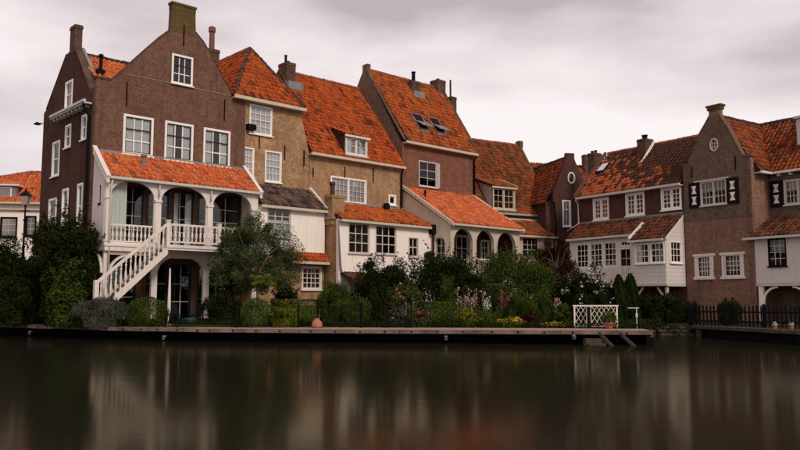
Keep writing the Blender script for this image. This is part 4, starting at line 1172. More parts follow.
sk = Mh.add(MB().slab((su - .35, 1.35, zt_(1.35) + .13), (su + .3, 1.35, zt_(1.35) + .13), (su + .3, 2.05, zt_(2.05) + .13), (su - .35, 2.05, zt_(2.05) + .13), (0, 0, -.15)), 'skylight', 'iron')
Mh.add(MB().slab((su - .29, 1.42, zt_(1.42) + .14), (su + .24, 1.42, zt_(1.42) + .14), (su + .24, 1.99, zt_(1.99) + .14), (su - .29, 1.99, zt_(1.99) + .14), (0, 0, -.008)), 'pane', m_plain('skylight glass', (.5, .48, .5), .08, .8), sk)
# lower roof and glazed balcony room
mr = tiles(Mh, 't_brown', (-7.72, -1.25, 5.42), (-2.3, -1.25, 5.42), (-2.3, -.005, 6.42), (-7.72, -.005, 6.42), seed=52, name='balcony_roof')
tiles(Mh, 't_brown', (-2.25, -1.92, 4.98), (-.08, -1.92, 4.98), (-.08, -.005, 6.42), (-2.25, -.005, 6.42), seed=53, name='bay_roof')
Mh.add(MB().bar((-2.32, -1.98, 5.05), (-2.32, -.65, 6.05), .1, .16), 'bargeboard', 'white', mr)
Mh.add(MB().box(-7.72, -.02, -.1, -.005, 6.43, 6.55), 'lead_flashing', 'lead', mr)
Mh.add(MB().box(-7.72, -2.35, -1.36, -1.26, 5.28, 5.42).box(-2.4, -.02, -2.05, -1.93, 4.84, 4.97), 'gutter', 'greywood', mr)
pw = [(-7.2, -6.15, 3.55, 5.1), (-6.1, -5.05, 3.55, 5.1), (-5.0, -3.98, 3.55, 5.1)]
dr = (-3.75, -2.95, 3.0, 4.62); tr_ = (-3.75, -2.95, 4.72, 5.1)
Mh.add(MB().panel(rect(-7.72, -2.3, 2.55, 5.27), [hole(*q) for q in pw + [dr, tr_]], -1.0, -.9), 'balcony_front', 'white')
for q in pw: window(Mh, (0, -1.0, 0), *q, 3, 4, .07, curtain=None, cw=.035, bw=.035, sill=False)
window(Mh, (0, -1.0, 0), *dr, 2, 3, .06, 'white', 'white', 'iron', None, sill=False, name='door')
window(Mh, (0, -1.0, 0), *tr_, 3, 1, .05, sill=False)
bq = [(-2.08, -1.12, 3.62, 4.78), (-1.06, -.12, 3.62, 4.78)]
bay = Mh.add(MB().panel(rect(-2.25, -.06, 2.5, 4.83), [hole(*q) for q in bq], -1.75, -1.65), 'bay_front', 'board_bay')
for q in bq: window(Mh, (0, -1.75, 0), *q, 3, 3, .06, curtain='left' if q[0] < -2 else None, cw=.035, bw=.035)
bsd = rside(-.06, -1.64)
sq = (.3, 1.35, 3.62, 4.85)
Mh.add(MB(bsd).panel([(.0, 2.5), (1.63, 2.5), (1.63, 6.3), (.0, 4.95)], [hole(*sq)], 0, .1), 'bay_side', 'board_bay')
window(Mh, bsd, *sq, 3, 3, .07, curtain=None, cw=.035, bw=.035)
Mh.add(MB(side(-2.25, -1.0)).panel([(.0, 2.5), (.64, 2.5), (.64, 5.0), (.0, 5.5)], [], 0, .1), 'bay_side', 'board_bay')
Mh.add(MB(bsd).slab((-.05, -.03, 5.02), (-.05, .11, 5.02), (1.63, .11, 6.42), (1.63, -.03, 6.42), (0, 0, -.16)), 'bargeboard', 'white', bay)
Mh.add(MB().box(-7.72, -.04, -1.62, -.01, 2.35, 2.49).box(-2.3, -.0, -1.82, -1.62, 2.38, 2.49), 'balcony_floor', 'greywood')
rl = Mh.add(MB().box(-7.7, -2.27, -1.6, -1.55, 3.5, 3.56).box(-7.7, -2.27, -1.59, -1.56, 2.55, 2.6), 'balcony_railing', 'white')
slat = bpy.data.meshes.new('slat'); mb = MB().box(-.05, .05, -.012, .012, 0, .9); slat.from_pydata(mb.v, [], mb.f); slat.materials.append(M['white'])
for k in range(37):
    o = bpy.data.objects.new('slat', slat); COL.objects.link(o); o.parent = rl; o.location = Vector((-7.62 + k * .147, -1.625, 2.6)) - Vector(Mh.off)
for x in (-7.6, -5.0, -2.35, -.2):
    Mh.add(MB().box(x - .07, x + .07, -1.6, -1.46, .4, 2.34), 'support_post', 'greywood')
Mh.add(MB().bar((-2.35, -1.53, 1.6), (-1.75, -1.53, 2.3), .09, .1).bar((-.25, -1.53, 1.6), (-.8, -1.53, 2.3), .09, .1), 'brace', 'greywood')
pipe(Mh, [(-7.8, -.3, 8.0), (-7.75, -.1, 7.7), (-7.75, -.1, 6.5), (-8.3, -.6, 6.0)], .05, 'greywood')

# ================================================================== HOUSE R (brick gable with hourglass shutters) + wing S
Rh = Thing(FM, 0, 'shuttered_house', 'brown brick gabled house with black hourglass shutters and dark fence in front', 'house')
r1 = FM.rect(700.5, 183, 727.5, 205); r1 = (r1[0], r1[1], 6.72, 8.08)
r2, r3 = (.72, 1.52, 2.85, 3.98), (2.36, 3.28, 2.85, 3.98)
ro = [(0, .2), (4.05, .2), (4.05, 9.05), (3.68, 9.1), (3.35, 9.75), (2.9, 10.7), (2.5, 11.4), (2.4, 11.6), (2.4, 11.95), (1.75, 11.95), (1.75, 11.6), (1.55, 11.3), (1.2, 10.85), (1.02, 10.6), (.98, 10.3), (.75, 9.95), (.5, 9.5), (.35, 9.15), (0, 9.1)]
ovr = [(2.02 + .2 * math.cos(t), 10.02 + .3 * math.sin(t)) for t in [2 * math.pi * k / 16 for k in range(16)]]
rw = Rh.add(MB().panel(ro, [hole(r1[0], r1[1], r1[2], r1[3]), hole(*r2), hole(*r3), ovr], 0, .3), 'front_wall', None)
t = Mt('weathered brick of two firings', .9, .15)
rw.data.materials.clear()
Mcomb = m_brick('rose and grey brick', (.27, .135, .088), (.17, .09, .063), (.23, .165, .13), (.085, .06, .046), .62)
rw.data.materials.append(Mcomb)
Rh.add(MB().panel([(.02, 6.02), (4.03, 6.02), (4.05, 9.05), (3.68, 9.1), (3.35, 9.75), (2.9, 10.7), (2.5, 11.4), (2.4, 11.6), (1.75, 11.6), (1.55, 11.3), (1.2, 10.85), (1.02, 10.6), (.98, 10.3), (.75, 9.95), (.5, 9.5), (.35, 9.15), (.02, 9.1)],
                  [hole(r1[0], r1[1], r1[2], r1[3]), ovr], -.03, -.002), 'upper_brickwork', 'brick_grey', rw)
Rh.add(MB().box(0, 4.05, -.038, -.003, 5.98, 6.02), 'string_course', 'brick_grey', rw)
Rh.add(MB().box(1.68, 2.47, -.06, .36, 11.95, 12.12).box(1.62, 2.53, -.1, .4, 12.12, 12.22), 'gable_stack_cap', 'brick_moss', rw)
for ci, lst in enumerate((ro[3:8], ro[10:18])):
    cope = MB()
    for p, q in zip(lst, lst[1:]): cope.hexa([(p[0], -.05, p[1]), (q[0], -.05, q[1]), (q[0], .33, q[1]), (p[0], .33, p[1]), (p[0], -.05, p[1] + .07), (q[0], -.05, q[1] + .07), (q[0], .33, q[1] + .07), (p[0], .33, p[1] + .07)])
    cope.box(*((3.66, 4.12, -.06, .33, 9.08, 9.2) if ci == 0 else (-.04, .38, -.06, .33, 9.1, 9.2)))
    Rh.add(cope, 'gable_coping', 'brick_grey', rw)
ringo = [(2.02 + (p - 2.02) * 1.3, 10.02 + (q - 10.02) * 1.22) for p, q in ovr]
Rh.add(MB().panel(ringo, [[(2.02 + (p - 2.02) * .99, 10.02 + (q - 10.02) * .99) for p, q in ovr]], -.06, .04), 'oval_frame', 'greywood')
Rh.add(MB().box(1.86, 1.89, .05, .08, 9.74, 10.3).box(2.005, 2.035, .05, .08, 9.72, 10.32).box(2.15, 2.18, .05, .08, 9.74, 10.3).box(1.83, 2.21, .052, .078, 9.9, 9.93).box(1.83, 2.21, .052, .078, 10.1, 10.13), 'glazing_bars', 'white')
Rh.add(MB().panel(ovr, [], .1, .11), 'oval_pane', 'glass')
window(Rh, (0, -.03, 0), *r1, 3, 3, .07, 'greywood', 'greywood', 'greywood', 'blind', lights=2, cw=.03, bw=.03)
Rh.add(MB().box(r1[0] - .35, r1[1] + .15, -.12, -.04, r1[3] + .0, r1[3] + .07), 'lintel_board', 'greywood')
for q in (r2, r3):
    window(Rh, (0, 0, 0), *q, 4, 4, .06, 'white', 'white', 'iron', None, cw=.03, bw=.035, sill=False)
    a, b, c_, d_ = q
    Rh.add(MB().box(a - .17, a - .01, -.05, -.002, c_, d_).box(b + .01, b + .17, -.05, -.002, c_, d_).box(a - .26, b + .26, -.08, -.003, d_, d_ + .13).box(a - .24, b + .24, -.1, -.003, c_ - .14, c_), 'window_surround', 'white')


def shutter(T, basis, a0, a1, z0, z1):
    s = T.add(MB(basis).box(a0, a1, -.1, -.045, z0, z1), 'shutter', 'black_shutter')
    w_ = a1 - a0; h_ = (z1 - z0)
    for k in (0, 1):
        zc = z0 + h_ * (.29 + .42 * k); hh = h_ * .155; ww = w_ * .24; xc = (a0 + a1) / 2
        T.add(MB(basis).add([(xc - ww, -.106, zc + hh), (xc + ww, -.106, zc + hh), (xc + ww * .25, -.106, zc), (xc - ww * .25, -.106, zc),
                             (xc - ww, -.106, zc - hh), (xc + ww, -.106, zc - hh)], [(0, 1, 2, 3), (3, 2, 5, 4)]), 'hourglass_emblem', 'white_paint', s)
        T.add(MB(basis).add([(xc - ww * .85, -.103, zc + hh * .5), (xc - ww * .25, -.103, zc), (xc - ww * .85, -.103, zc - hh * .5), (xc + ww * .85, -.103, zc + hh * .5), (xc + ww * .25, -.103, zc), (xc + ww * .85, -.103, zc - hh * .5)],
                            [(0, 1, 2), (3, 5, 4)]), 'red_emblem', 'red_paint', s)


sw_ = .68
shutter(Rh, (0, 0, 0), r1[0] - .7, r1[0] - .02, r1[2] - .05, r1[3] + .0)
shutter(Rh, (0, 0, 0), r1[1] + .02, r1[1] + .72, r1[2] - .05, r1[3] + .0)
for px, p0, p1 in ((692, 167, 178), (735.5, 156, 170)):
    a, z1 = FM.uz(px, p0); anchor(Rh, (0, -.03, 0), a, FM.uz(px, p1)[1], z1)
# wing: side wall, upper front, roofs
Rh.add(MB(rside(4.05, 0)).panel([(.305, .2), (1.6, .2), (1.6, 8.25), (.305, 8.9)], [], 0, .25), 'side_wall', Mcomb)
ys = 1.6
s1 = (4.88, 6.35, 6.5, 7.82); s2 = (8.6, 10.0, 6.5, 7.82)
Rh.add(MB().panel(rect(4.06, 12, .2, 8.2), [hole(*s1), hole(*s2)], ys, ys + .3), 'wing_wall', 'brick_grey')
for q in (s1, s2):
    window(Rh, (0, ys, 0), *q, 3, 3, .09, 'greywood', 'greywood', 'greywood', 'blind', lights=2, cw=.03, bw=.03)
    shutter(Rh, (0, ys, 0), q[0] - .72, q[0] - .02, q[2] - .03, q[3] + .03); shutter(Rh, (0, ys, 0), q[1] + .02, q[1] + .72, q[2] - .03, q[3] + .03)
vtop, vbot = (2.05, 4.45, 11.6), (4.32, 1.33, 8.32)
rt = tiles(Rh, 't_R', (4.32, .3, 8.32), (4.32, 1.33, 8.32), vtop, (2.05, .3, 11.6), seed=60)
tiles(Rh, 't_R', (4.32, 1.33, 8.32), (12.1, 1.33, 8.32), (12.1, 4.45, 11.6), vtop, seed=61)
tiles(Rh, 't_R', (12.1, 7.6, 8.32), (-.2, 7.6, 8.32), (-.2, 4.45, 11.6), (12.1, 4.45, 11.6), seed=62)
tiles(Rh, 't_R', (-.2, 4.45, 8.35), (-.2, .3, 8.35), (2.05, .3, 11.6), (2.05, 4.45, 11.6), seed=63)
ridge(Rh, (2.05, .3, 11.66), (2.05, 4.45, 11.66), rt, 'ridge_dark')
ridge(Rh, (2.05, 4.45, 11.66), (12.1, 4.45, 11.66), rt, 'ridge_dark')
ridge(Rh, (4.32, 1.33, 8.3), (2.05, 4.45, 11.58), rt, 'ridge_dark', .07, name='valley')
Rh.add(MB().box(4.38, 4.48, .3, 1.2, 8.18, 8.3).box(4.38, 12.1, 1.2, 1.3, 8.18, 8.3).box(4.06, 4.38, .31, 1.3, 8.2, 8.25).box(4.38, 12, 1.3, 1.595, 8.2, 8.25), 'eaves_board', 'white')
for k in range(12): Rh.add(MB().box(4.7 + k * .62, 4.8 + k * .62, 1.32, 1.59, 8.05, 8.195), 'eaves_bracket', 'white')
Rh.add(MB().box(0, 12, 7.2, 7.5, .2, 8.2).box(11.7, 12, 1.91, 7.19, .2, 8.2), 'back_wall', 'brick_grey')
# dormer peeping in at the right edge
dd = FM.rect(796, 117, 806, 148, 2.2)
Rh.add(MB().box(dd[0], dd[0] + 1.6, 2.2, 3.6, 9.7, 11.1).box(dd[0] - .1, dd[0] + 1.7, 2.1, 3.7, 11.1, 11.22), 'dormer', 'greywood')
# white jettied box with pent roof
jq = FM.rect(767.5, 238.5, 787, 266, 0)
Rh.add(MB().panel(rect(4.07, 11.8, 2.45, 4.78), [hole(*jq)], .004, .2), 'jetty_wall', 'plaster_grey')
window(Rh, (0, .004, 0), *jq, 3, 4, .05, 'iron', 'greywood', 'iron', 'blind', cw=.03, bw=.035, proud=.02)
jr = tiles(Rh, 't_brown', (3.75, -.28, 4.82), (11.9, -.28, 4.82), (11.9, ys - .01, 5.85), (4.07, ys - .01, 5.85), seed=64, name='pent_roof')
Rh.add(MB().box(3.65, 11.9, -.4, -.29, 4.68, 4.8).box(4.06, 11.9, -.29, 0, 4.7, 4.76), 'gutter', 'greywood', jr)
Rh.add(MB().box(4.07, 11.8, .21, 1.59, 2.3, 2.44).box(4.07, 11.8, -.02, .2, 2.3, 2.44), 'jetty_floor', 'greywood')
for x in (4.28, 6.75, 9.3, 11.6):
    Rh.add(MB().box(x - .12, x + .12, .02, .22, .4, 2.29), 'jetty_post', 'plaster')
    br = MB()
    for sgn in (1, -1):
        pts = [(x + sgn * (.1 + .75 * (1 - math.cos(k * math.pi / 12))), .12, 1.5 + .75 * math.sin(k * math.pi / 12)) for k in range(7)]
        if sgn == -1 and x < 5: continue
        for p, q in zip(pts, pts[1:]): br.bar(p, q, .1, .1, (0, 1, 0))
    Rh.add(br, 'arched_brace', 'plaster')
Rh.add(MB().box(6.6, 7.5, .9, 1.0, .5, 2.2), 'undercroft_door', 'greywood') if 0 else None

# ================================================================== HOUSE L (white house far left)
L = Thing(FL, -8, 'white_house', 'small white house with bright orange hipped roof beyond the lamp post', 'house', z=3.6)
lw = [FL.rect(7, 211, 17, 233), FL.rect(26, 210, 36, 232)]
lw = [(lw[0][0] - .4, lw[0][1], 5.8, 7.2), (lw[1][0], lw[1][1], 5.9, 7.3), (-7, -6.1, 5.8, 7.2)]
zE = FL.uz(20, 203)[1]
Lw = L.add(MB().panel(rect(-9, 4.5, 3.5, zE), [hole(*q) for q in lw], 0, .3), 'front_wall', 'plaster')
for q in lw: window(L, (0, 0, 0), *q, 2, 3, .07, 'iron', 'greywood', 'iron', None)
ur, zr = FL.uz(31, 173, 3); ul = FL.uz(-60, 173, 3)[0]
tl = tiles(L, 't_bright', (-9.3, -.25, zE + .02), (4.8, -.25, zE + .02), (2.5, 3, zr), (ur, 3, zr) if ur < 2.5 else (0, 3, zr), seed=70)
ridge(L, (-9.3 + .0, -.25, zE + .1), (ur, 3, zr + .05), tl); ridge(L, (ur, 3, zr + .05), (2.5, 3, zr + .05), tl)
L.add(MB().box(-9.3, 4.8, -.38, -.26, zE - .1, zE + .04).box(-9, 4.5, -.2, -.002, zE - .5, zE - .4), 'gutter', 'cream', Lw)
L.add(MB().box(-9, 4.5, 6.7, 7, 3.5, zE).box(-9, -8.7, .31, 6.69, 3.5, zE).box(4.2, 4.5, .31, 6.69, 3.5, zE), 'side_wall', 'plaster')
tiles(L, 't_bright', (4.8, 7.2, zE), (-9.3, 7.2, zE), (ur, 3, zr), (2.5, 3, zr), seed=71)
d0, d1 = FL.uz(-12, 184, .1)[0], FL.uz(18, 184, .1)[0]; zd = FL.uz(10, 184, .1)[1]
dm = L.add(MB().box(d0, d1 - .1, .2, 3, zE, zd - .12), 'dormer', 'lead')
L.add(MB().box(d0 - .2, d1 + .1, 0, 3.1, zd - .12, zd), 'dormer_roof', 'white', dm)
window(L, (0, .2, 0), d0 + .4, d0 + 1.5, zE + .12, zd - .2, 1, 1, .07)
ax = FL.uz(39, 198)[0]
# ------------------------------------------------------------------ street lamp
lY = 44.5
LX = gx(20, lY)


class Fixed:
    def __init__(s, x, y, ang=0): s.o = (x, y); s.ang = ang; s.d = (math.cos(ang), math.sin(ang)); s.y = (-s.d[1], s.d[0])
    def P(s, u, y, z): return (s.o[0] + u * s.d[0] + y * s.y[0], s.o[1] + u * s.d[1] + y * s.y[1], z)


lp = Thing(Fixed(LX, lY), 0, 'street_lamp', 'old black iron street lamp with glass lantern beside the white house', 'street lamp', z=3.6)
zl = at(20, 205, lY)[2]
lp.add(MB().lathe(0, 0, [(.16, 3.6), (.16, 3.9), (.09, 4.0), (.07, 4.6), (.1, 4.65), (.055, 4.75), (.05, zl - .95), (.11, zl - .9), (.05, zl - .8), (.045, zl - .1), (.1, zl)], 10), 'post', 'iron', smooth=False)
lp.add(MB().tube([(-.3, 0, zl - .35), (.3, 0, zl - .35)], .025, 6), 'ladder_bar', 'iron')
ln = lp.add(MB().add([(-.13, -.13, zl), (.13, -.13, zl), (.13, .13, zl), (-.13, .13, zl), (-.23, -.23, zl + .52), (.23, -.23, zl + .52), (.23, .23, zl + .52), (-.23, .23, zl + .52)],
                     [(0, 3, 2, 1), (4, 5, 6, 7), (0, 1, 5, 4), (1, 2, 6, 5), (2, 3, 7, 6), (3, 0, 4, 7)]), 'lantern', m_plain('frosted lantern glass', (.45, .33, .3), .3, .5, .1))
lp.add(MB().add([(-.29, -.29, zl + .53), (.29, -.29, zl + .53), (.29, .29, zl + .53), (-.29, .29, zl + .53), (-.08, -.08, zl + .8), (.08, -.08, zl + .8), (.08, .08, zl + .8), (-.08, .08, zl + .8)],
                [(0, 3, 2, 1), (4, 5, 6, 7), (0, 1, 5, 4), (1, 2, 6, 5), (2, 3, 7, 6), (3, 0, 4, 7)]).lathe(0, 0, [(.05, zl + .78), (.07, zl + .85), (.02, zl + 1.0)], 8), 'lantern_roof', 'iron', ln)

# ================================================================== GARDEN
LF = {}
LF['dark'] = m_leaf('dark green leaves', [(0.007837, 0.01243, 0.001964), (0.01437, 0.02147, 0.003274), (0.0222, 0.03108, 0.004583), (0.03264, 0.03956, 0.006547)])
LF['clip'] = m_leaf('clipped box leaves', [(.028, .055, .008), (.055, .095, .014), (.09, .14, .022), (.14, .19, .035)])
LF['mid'] = m_leaf('mid green leaves', [(0.02317, 0.03828, 0.00528), (0.04212, 0.0638, 0.008448), (0.06318, 0.08658, 0.01267), (0.08424, 0.1094, 0.01584)])
LF['bright'] = m_leaf('fresh yellow green leaves', [(0.05265, 0.07291, 0.007392), (0.09477, 0.1185, 0.01056), (0.1474, 0.1641, 0.01584), (0.2106, 0.2005, 0.02112)])
LF['olive'] = m_leaf('grey green leaves', [(.032, .045, .014), (.055, .072, .024), (.085, .105, .04), (.13, .148, .066)])
LF['grey'] = m_leaf('dry grey violet foliage', [(.04, .045, .03), (.07, .075, .055), (.12, .115, .10)])
LF['purple'] = m_leaf('dark purple leaves', [(0.02317, 0.00638, 0.00528), (0.04212, 0.01094, 0.008448), (0.06318, 0.01823, 0.01267)])
LF['conifer'] = m_leaf('blackish green conifer sprays', [(0.01053, 0.01823, 0.003168), (0.02106, 0.03099, 0.00528), (0.03159, 0.04557, 0.006864)])
FLW = {k: m_leaf(k + ' flowers', [tuple(x * .7 for x in c), c]) for k, c in dict(pink=(.62, .19, .24), magenta=(.5, .03, .14), red=(.5, .06, .05), white=(.75, .72, .66), yellow=(.75, .52, .03), orange=(.62, .17, .04), purple=(.16, .06, .2), palepink=(.6, .36, .36)).items()}


def leaves(name, pos, nrm, size, mat, parent=None, seed=0, aspect=.55, up=0.0, kind=None):
    rng = np.random.default_rng(seed); n = len(pos)
    d = nrm + rng.normal(0, .75, (n, 3)); d /= np.linalg.norm(d, axis=1)[:, None] + 1e-9
    r = rng.normal(0, 1, (n, 3)) + np.array([0, 0, up]); a = np.cross(d, r); a /= np.linalg.norm(a, axis=1)[:, None] + 1e-9
    if up: # long axis upright
        a = np.array([0, 0, 1.0]) + rng.normal(0, .28, (n, 3)); a /= np.linalg.norm(a, axis=1)[:, None]
    b = np.cross(d, a); b /= np.linalg.norm(b, axis=1)[:, None] + 1e-9
    s = size * rng.uniform(.6, 1.4, n)[:, None]
    V = np.stack([pos - a * s * .5, pos + b * s * aspect * .5 + d * s * .06, pos + a * s * .5, pos - b * s * aspect * .5 + d * s * .06], 1).reshape(-1, 3)
    Q = np.arange(n * 4).reshape(n, 4)
    tn = np.clip(.42 + .3 * np.sin(4.3 * pos[:, 0] + seed) * np.sin(4.9 * pos[:, 2] + 1.7 * seed + 2 * pos[:, 1]) + rng.normal(0, .22, n), 0, 1)
    o = np_mesh(name, V, Q, mat, tn, parent)
    o['kind'] = kind or 'stuff'
    return o


def blob_points(rng, c, r, n, lobes=26, lr=.36, shell=.3, flat=.0, box=False, low=False):
    """points on many small lobes sitting on an ellipsoid: clumpy outline with gaps between"""
    c = np.array(c); r = np.array(r)
    if box:
        P = rng.uniform(-1, 1, (n, 3)); ax = rng.integers(0, 3, n); sg = rng.choice([-1, 1], n)
        ax[(ax == 2) & (sg < 0)] = 0
        P[np.arange(n), ax] = sg * (1 - np.abs(rng.normal(0, .06, n))); N = np.zeros((n, 3)); N[np.arange(n), ax] = sg
        return c + P * r, N
    L = rng.normal(0, 1, (lobes, 3)); L /= np.linalg.norm(L, axis=1)[:, None]; L[:, 2] = np.where((L[:, 2] < -.35) & (not low), -L[:, 2], L[:, 2])
    L *= rng.uniform(.4, .92, lobes)[:, None]
    lrad = lr * rng.uniform(.45, 1.35, lobes)
    i = rng.integers(0, lobes, n)
    d = rng.normal(0, 1, (n, 3)); d /= np.linalg.norm(d, axis=1)[:, None]
    rad = 1 - np.abs(rng.normal(0, shell, n)); rad = np.clip(rad, .05, 1.15)
    P = L[i] + d * (lrad[i] * rad)[:, None]
    return c + P * r, d


def place(px0, px1, pyt, Y, zb=G):
    x0, x1 = gx(px0, Y), gx(px1, Y); zt = at((px0 + px1) / 2, pyt, Y)[2]
    return (x0 + x1) / 2, (x1 - x0) / 2, zt - zb


def stem_set(T, h, k, spread, mat='bark', r=.03, seed=0, name='stems'):
    rg = random.Random(seed); mb = MB()
    for i in range(k):
        a = rg.uniform(0, 6.28); s_ = spread * rg.uniform(.2, 1)
        mb.tube([(rg.uniform(-.1, .1) * spread, rg.uniform(-.1, .1) * spread, -.05), (math.cos(a) * s_ * .4, math.sin(a) * s_ * .4, h * .45), (math.cos(a) * s_, math.sin(a) * s_, h * rg.uniform(.75, .95))], [r, r * .7, r * .3], 6)
    return mesh_obj(name, mb.v, mb.f, M[mat], T)


def root(name, x, y, label, cat, group=None, z=G):
    o = bpy.data.objects.new(name, None); COL.objects.link(o); o.location = (x, y, z); o.empty_display_size = .2
    return props(o, label, cat, group)


def bush(name, px0, px1, pyt, Y, label, cat='bush', leaf='mid', n=5000, size=.09, ry=None, lobes=26, lr=.36, seed=0, flowers=None, fn=60, fs=.09, aspect=.55, box=False, shell=.3, up=0, z0=G, stems=5, shape='leaves', clip=False):
    x, rx, h = place(px0, px1, pyt, Y, z0); ry = ry or min(rx, 1.6)
    o = root(name, x, Y, label, cat, z=z0); rng = np.random.default_rng(seed + 100)
    if box: P, N = blob_points(rng, (0, 0, h / 2), (rx, ry, h / 2), n, box=True)
    elif clip:
        d_ = rng.normal(0, 1, (n, 3)); d_ /= np.linalg.norm(d_, axis=1)[:, None]
        hor = np.linalg.norm(d_[:, :2], axis=1) + 1e-6; low_ = d_[:, 2] < 0
        d_[low_, :2] *= ((1 - .22 * d_[low_, 2] ** 2) / hor[low_])[:, None]
        rad_ = np.where(rng.random(n) < .25, rng.uniform(.5, .95, n), 1 - np.abs(rng.normal(0, .08, n))) * (1 + .05 * np.sin(d_[:, 0] * 9 + seed) * np.cos(d_[:, 2] * 8))
        P = np.array([0, 0, h * .47]) + d_ * rad_[:, None] * np.array([rx, ry, h * .53]); N = d_
    else:
        P, N = blob_points(rng, (0, 0, h * .5), (rx / 1.0, ry / 1.0, h * .5 / 1.0), n, lobes, lr, shell)
        m_ = n // 2                                   # skirt of leaves down to the ground
        a_ = rng.uniform(0, 2 * np.pi, m_); z_ = rng.random(m_) ** 1.2 * .55
        rr_ = (.72 + .3 * np.sqrt(z_)) * (1 - np.abs(rng.normal(0, .16, m_))) * (.88 + .12 * np.sin(a_ * 5 + seed))
        P2 = np.stack([np.cos(a_) * rr_ * rx, np.sin(a_) * rr_ * ry, z_ * h], 1); N2 = np.stack([np.cos(a_), np.sin(a_), np.full(m_, .3)], 1)
        P, N = np.concatenate([P, P2]), np.concatenate([N, N2])
    k = P[:, 2] > .01; P, N = P[k], N[k]
    if not box and not clip and h > .5:                            # stray shoots past the outline
        for q in range(int(10 + rx * 8)):
            a_ = rng.uniform(0, 2 * np.pi); e_ = rng.uniform(.15, 1.4); L0 = rng.uniform(.08, .22) * h; m_ = 26
            b_ = np.array([math.cos(a_) * math.cos(e_) * rx * .88, math.sin(a_) * math.cos(e_) * ry * .88, h * .5 + math.sin(e_) * h * .46])
            dd = np.array([math.cos(a_) * .6, math.sin(a_) * .6, 1.0]); dd /= np.linalg.norm(dd)
            t_ = rng.random(m_)[:, None] * L0
            P = np.concatenate([P, b_ + dd * t_ + rng.normal(0, size * .35, (m_, 3))]); N = np.concatenate([N, rng.normal(0, 1, (m_, 3))])
    leaves(shape, P, N, size, LF[leaf], o, seed, aspect, up)
    if stems: stem_set(o, h * .8, stems, rx * .6, seed=seed)
    if flowers:
        rg = np.random.default_rng(seed + 500)
        P, N = blob_points(rg, (0, 0, h * .52), (rx, ry, h * .52), fn * 4, lobes, lr, .1)
        k = (N[:, 1] < .3) & (P[:, 2] > h * .15); P, N = P[k][:fn], N[k][:fn]
        idx = np.repeat(np.arange(len(P)), 5); Pf = P[idx] + rg.normal(0, fs * .25, (len(idx), 3))
        leaves('flowers', Pf, N[idx], fs * .7, FLW[flowers], o, seed + 1, .9)
    return o


# big masses first (behind), then the beds along the path
bush('shrub', -30, 42, 240, 34.8, 'dark overgrown shrub at the left edge of the bank', leaf='dark', n=16000, size=.10, ry=1.6, lobes=46, lr=.3, seed=1)
bush('climbing_shrub', 38, 99, 210, 33.6, 'tall dark climber against the side of the brick house', leaf='dark', n=20000, size=.12, ry=1.2, lobes=60, lr=.27, seed=2)
bush('shrub', 44, 84, 262, 32.9, 'rounded leafy shrub in front of the tall climber', leaf='mid', n=5200, size=.11, ry=.9, lobes=24, seed=3)
bush('shrub', -20, 30, 276, 34.0, 'low dark shrub nearest the left corner', leaf='dark', n=6500, size=.1, ry=.9, lobes=24, seed=4)
bush('flowering_shrub', 26, 50, 221, 36.6, 'shrub with magenta flowers beside the lamp post', leaf='dark', n=5200, size=.1, ry=.9, flowers='magenta', fn=60, fs=.15, seed=5, lobes=20)
bush('lavender_shrub', 74, 128, 298, 32.4, 'grey violet feathery shrub at the foot of the stairs', leaf='grey', n=7500, size=.11, ry=.7, aspect=.25, up=.8, seed=6, lobes=30, stems=9)
bush('shrub', 126, 168, 296.5, 32.6, 'round dark green shrub right of the staircase foot', leaf='mid', n=9000, size=.055, ry=.8, seed=7, clip=True)
bush('shrub', 240, 271, 297.5, 32.0, 'round clipped shrub with bright tips beside the small yellow tree', leaf='clip', n=8000, size=.055, ry=.62, seed=8, clip=True)
bush('perennials', 269, 300, 309, 31.9, 'yellow green leafy perennials beside the round clipped shrub', 'plant', 'bright', 2600, .12, ry=.5, aspect=.25, up=.9, seed=9, stems=3)
bush('flowering_plants', 268, 302, 301.5, 32.9, 'orange red flower patch behind yellow green perennials', 'plant', 'mid', 2600, .1, ry=.5, flowers='orange', fn=42, fs=.08, seed=10, stems=4)
bush('hedge', 276, 318, 299.5, 34.3, 'flat clipped hedge behind the terracotta jar', 'hedge', 'clip', 9000, .06, ry=.6, box=True, seed=11, stems=6)
bush('shrub', 296, 317, 304.5, 32.9, 'small dense shrub left of the terracotta jar', leaf='clip', n=5200, size=.05, ry=.5, seed=12, clip=True)
bush('tall_grass', 316, 352, 284, 33.7, 'tall feathery green plants right of the terracotta jar', 'plant', 'mid', 7000, .16, ry=.6, aspect=.14, up=1.2, seed=13, lobes=30)
bush('tall_grass', 342, 372, 300, 33.0, 'loose green stalks behind the iron railing post', 'plant', 'mid', 4200, .14, ry=.55, aspect=.16, up=1.2, seed=14)
bush('tall_grass', 364, 392, 298, 34.0, 'dark grassy clump between two railing posts', 'plant', 'dark', 4200, .15, ry=.55, aspect=.2, up=1., seed=15)
bush('shrub', 350, 418, 258, 36.6, 'broad dark shrub below the white annex windows', leaf='dark', n=19000, size=.09, ry=1.5, lobes=52, lr=.28, seed=16)
bush('shrub', 397, 482, 249, 38.5, 'large dark evergreen below the arched gallery', leaf='dark', n=22000, size=.10, ry=1.7, lobes=58, lr=.27, seed=17)
bush('shrub', 468, 561, 251, 35.6, 'large rounded mid green shrub in front of the gallery end', leaf='mid', n=26000, size=.085, ry=1.6, lobes=64, lr=.26, seed=18)
bush('rose_bush', 385, 427, 284, 33.4, 'loose rose bush with pink blooms at the railing', leaf='mid', n=2500, size=.09, ry=.8, flowers='pink', fn=46, fs=.13, seed=19, lobes=22, lr=.3)
bush('flowering_plants', 410, 431, 310, 32.1, 'low clump of red flowers next to the clipped hedge', 'plant', 'olive', 2000, .08, ry=.45, flowers='red', fn=50, fs=.08, seed=20, stems=3)
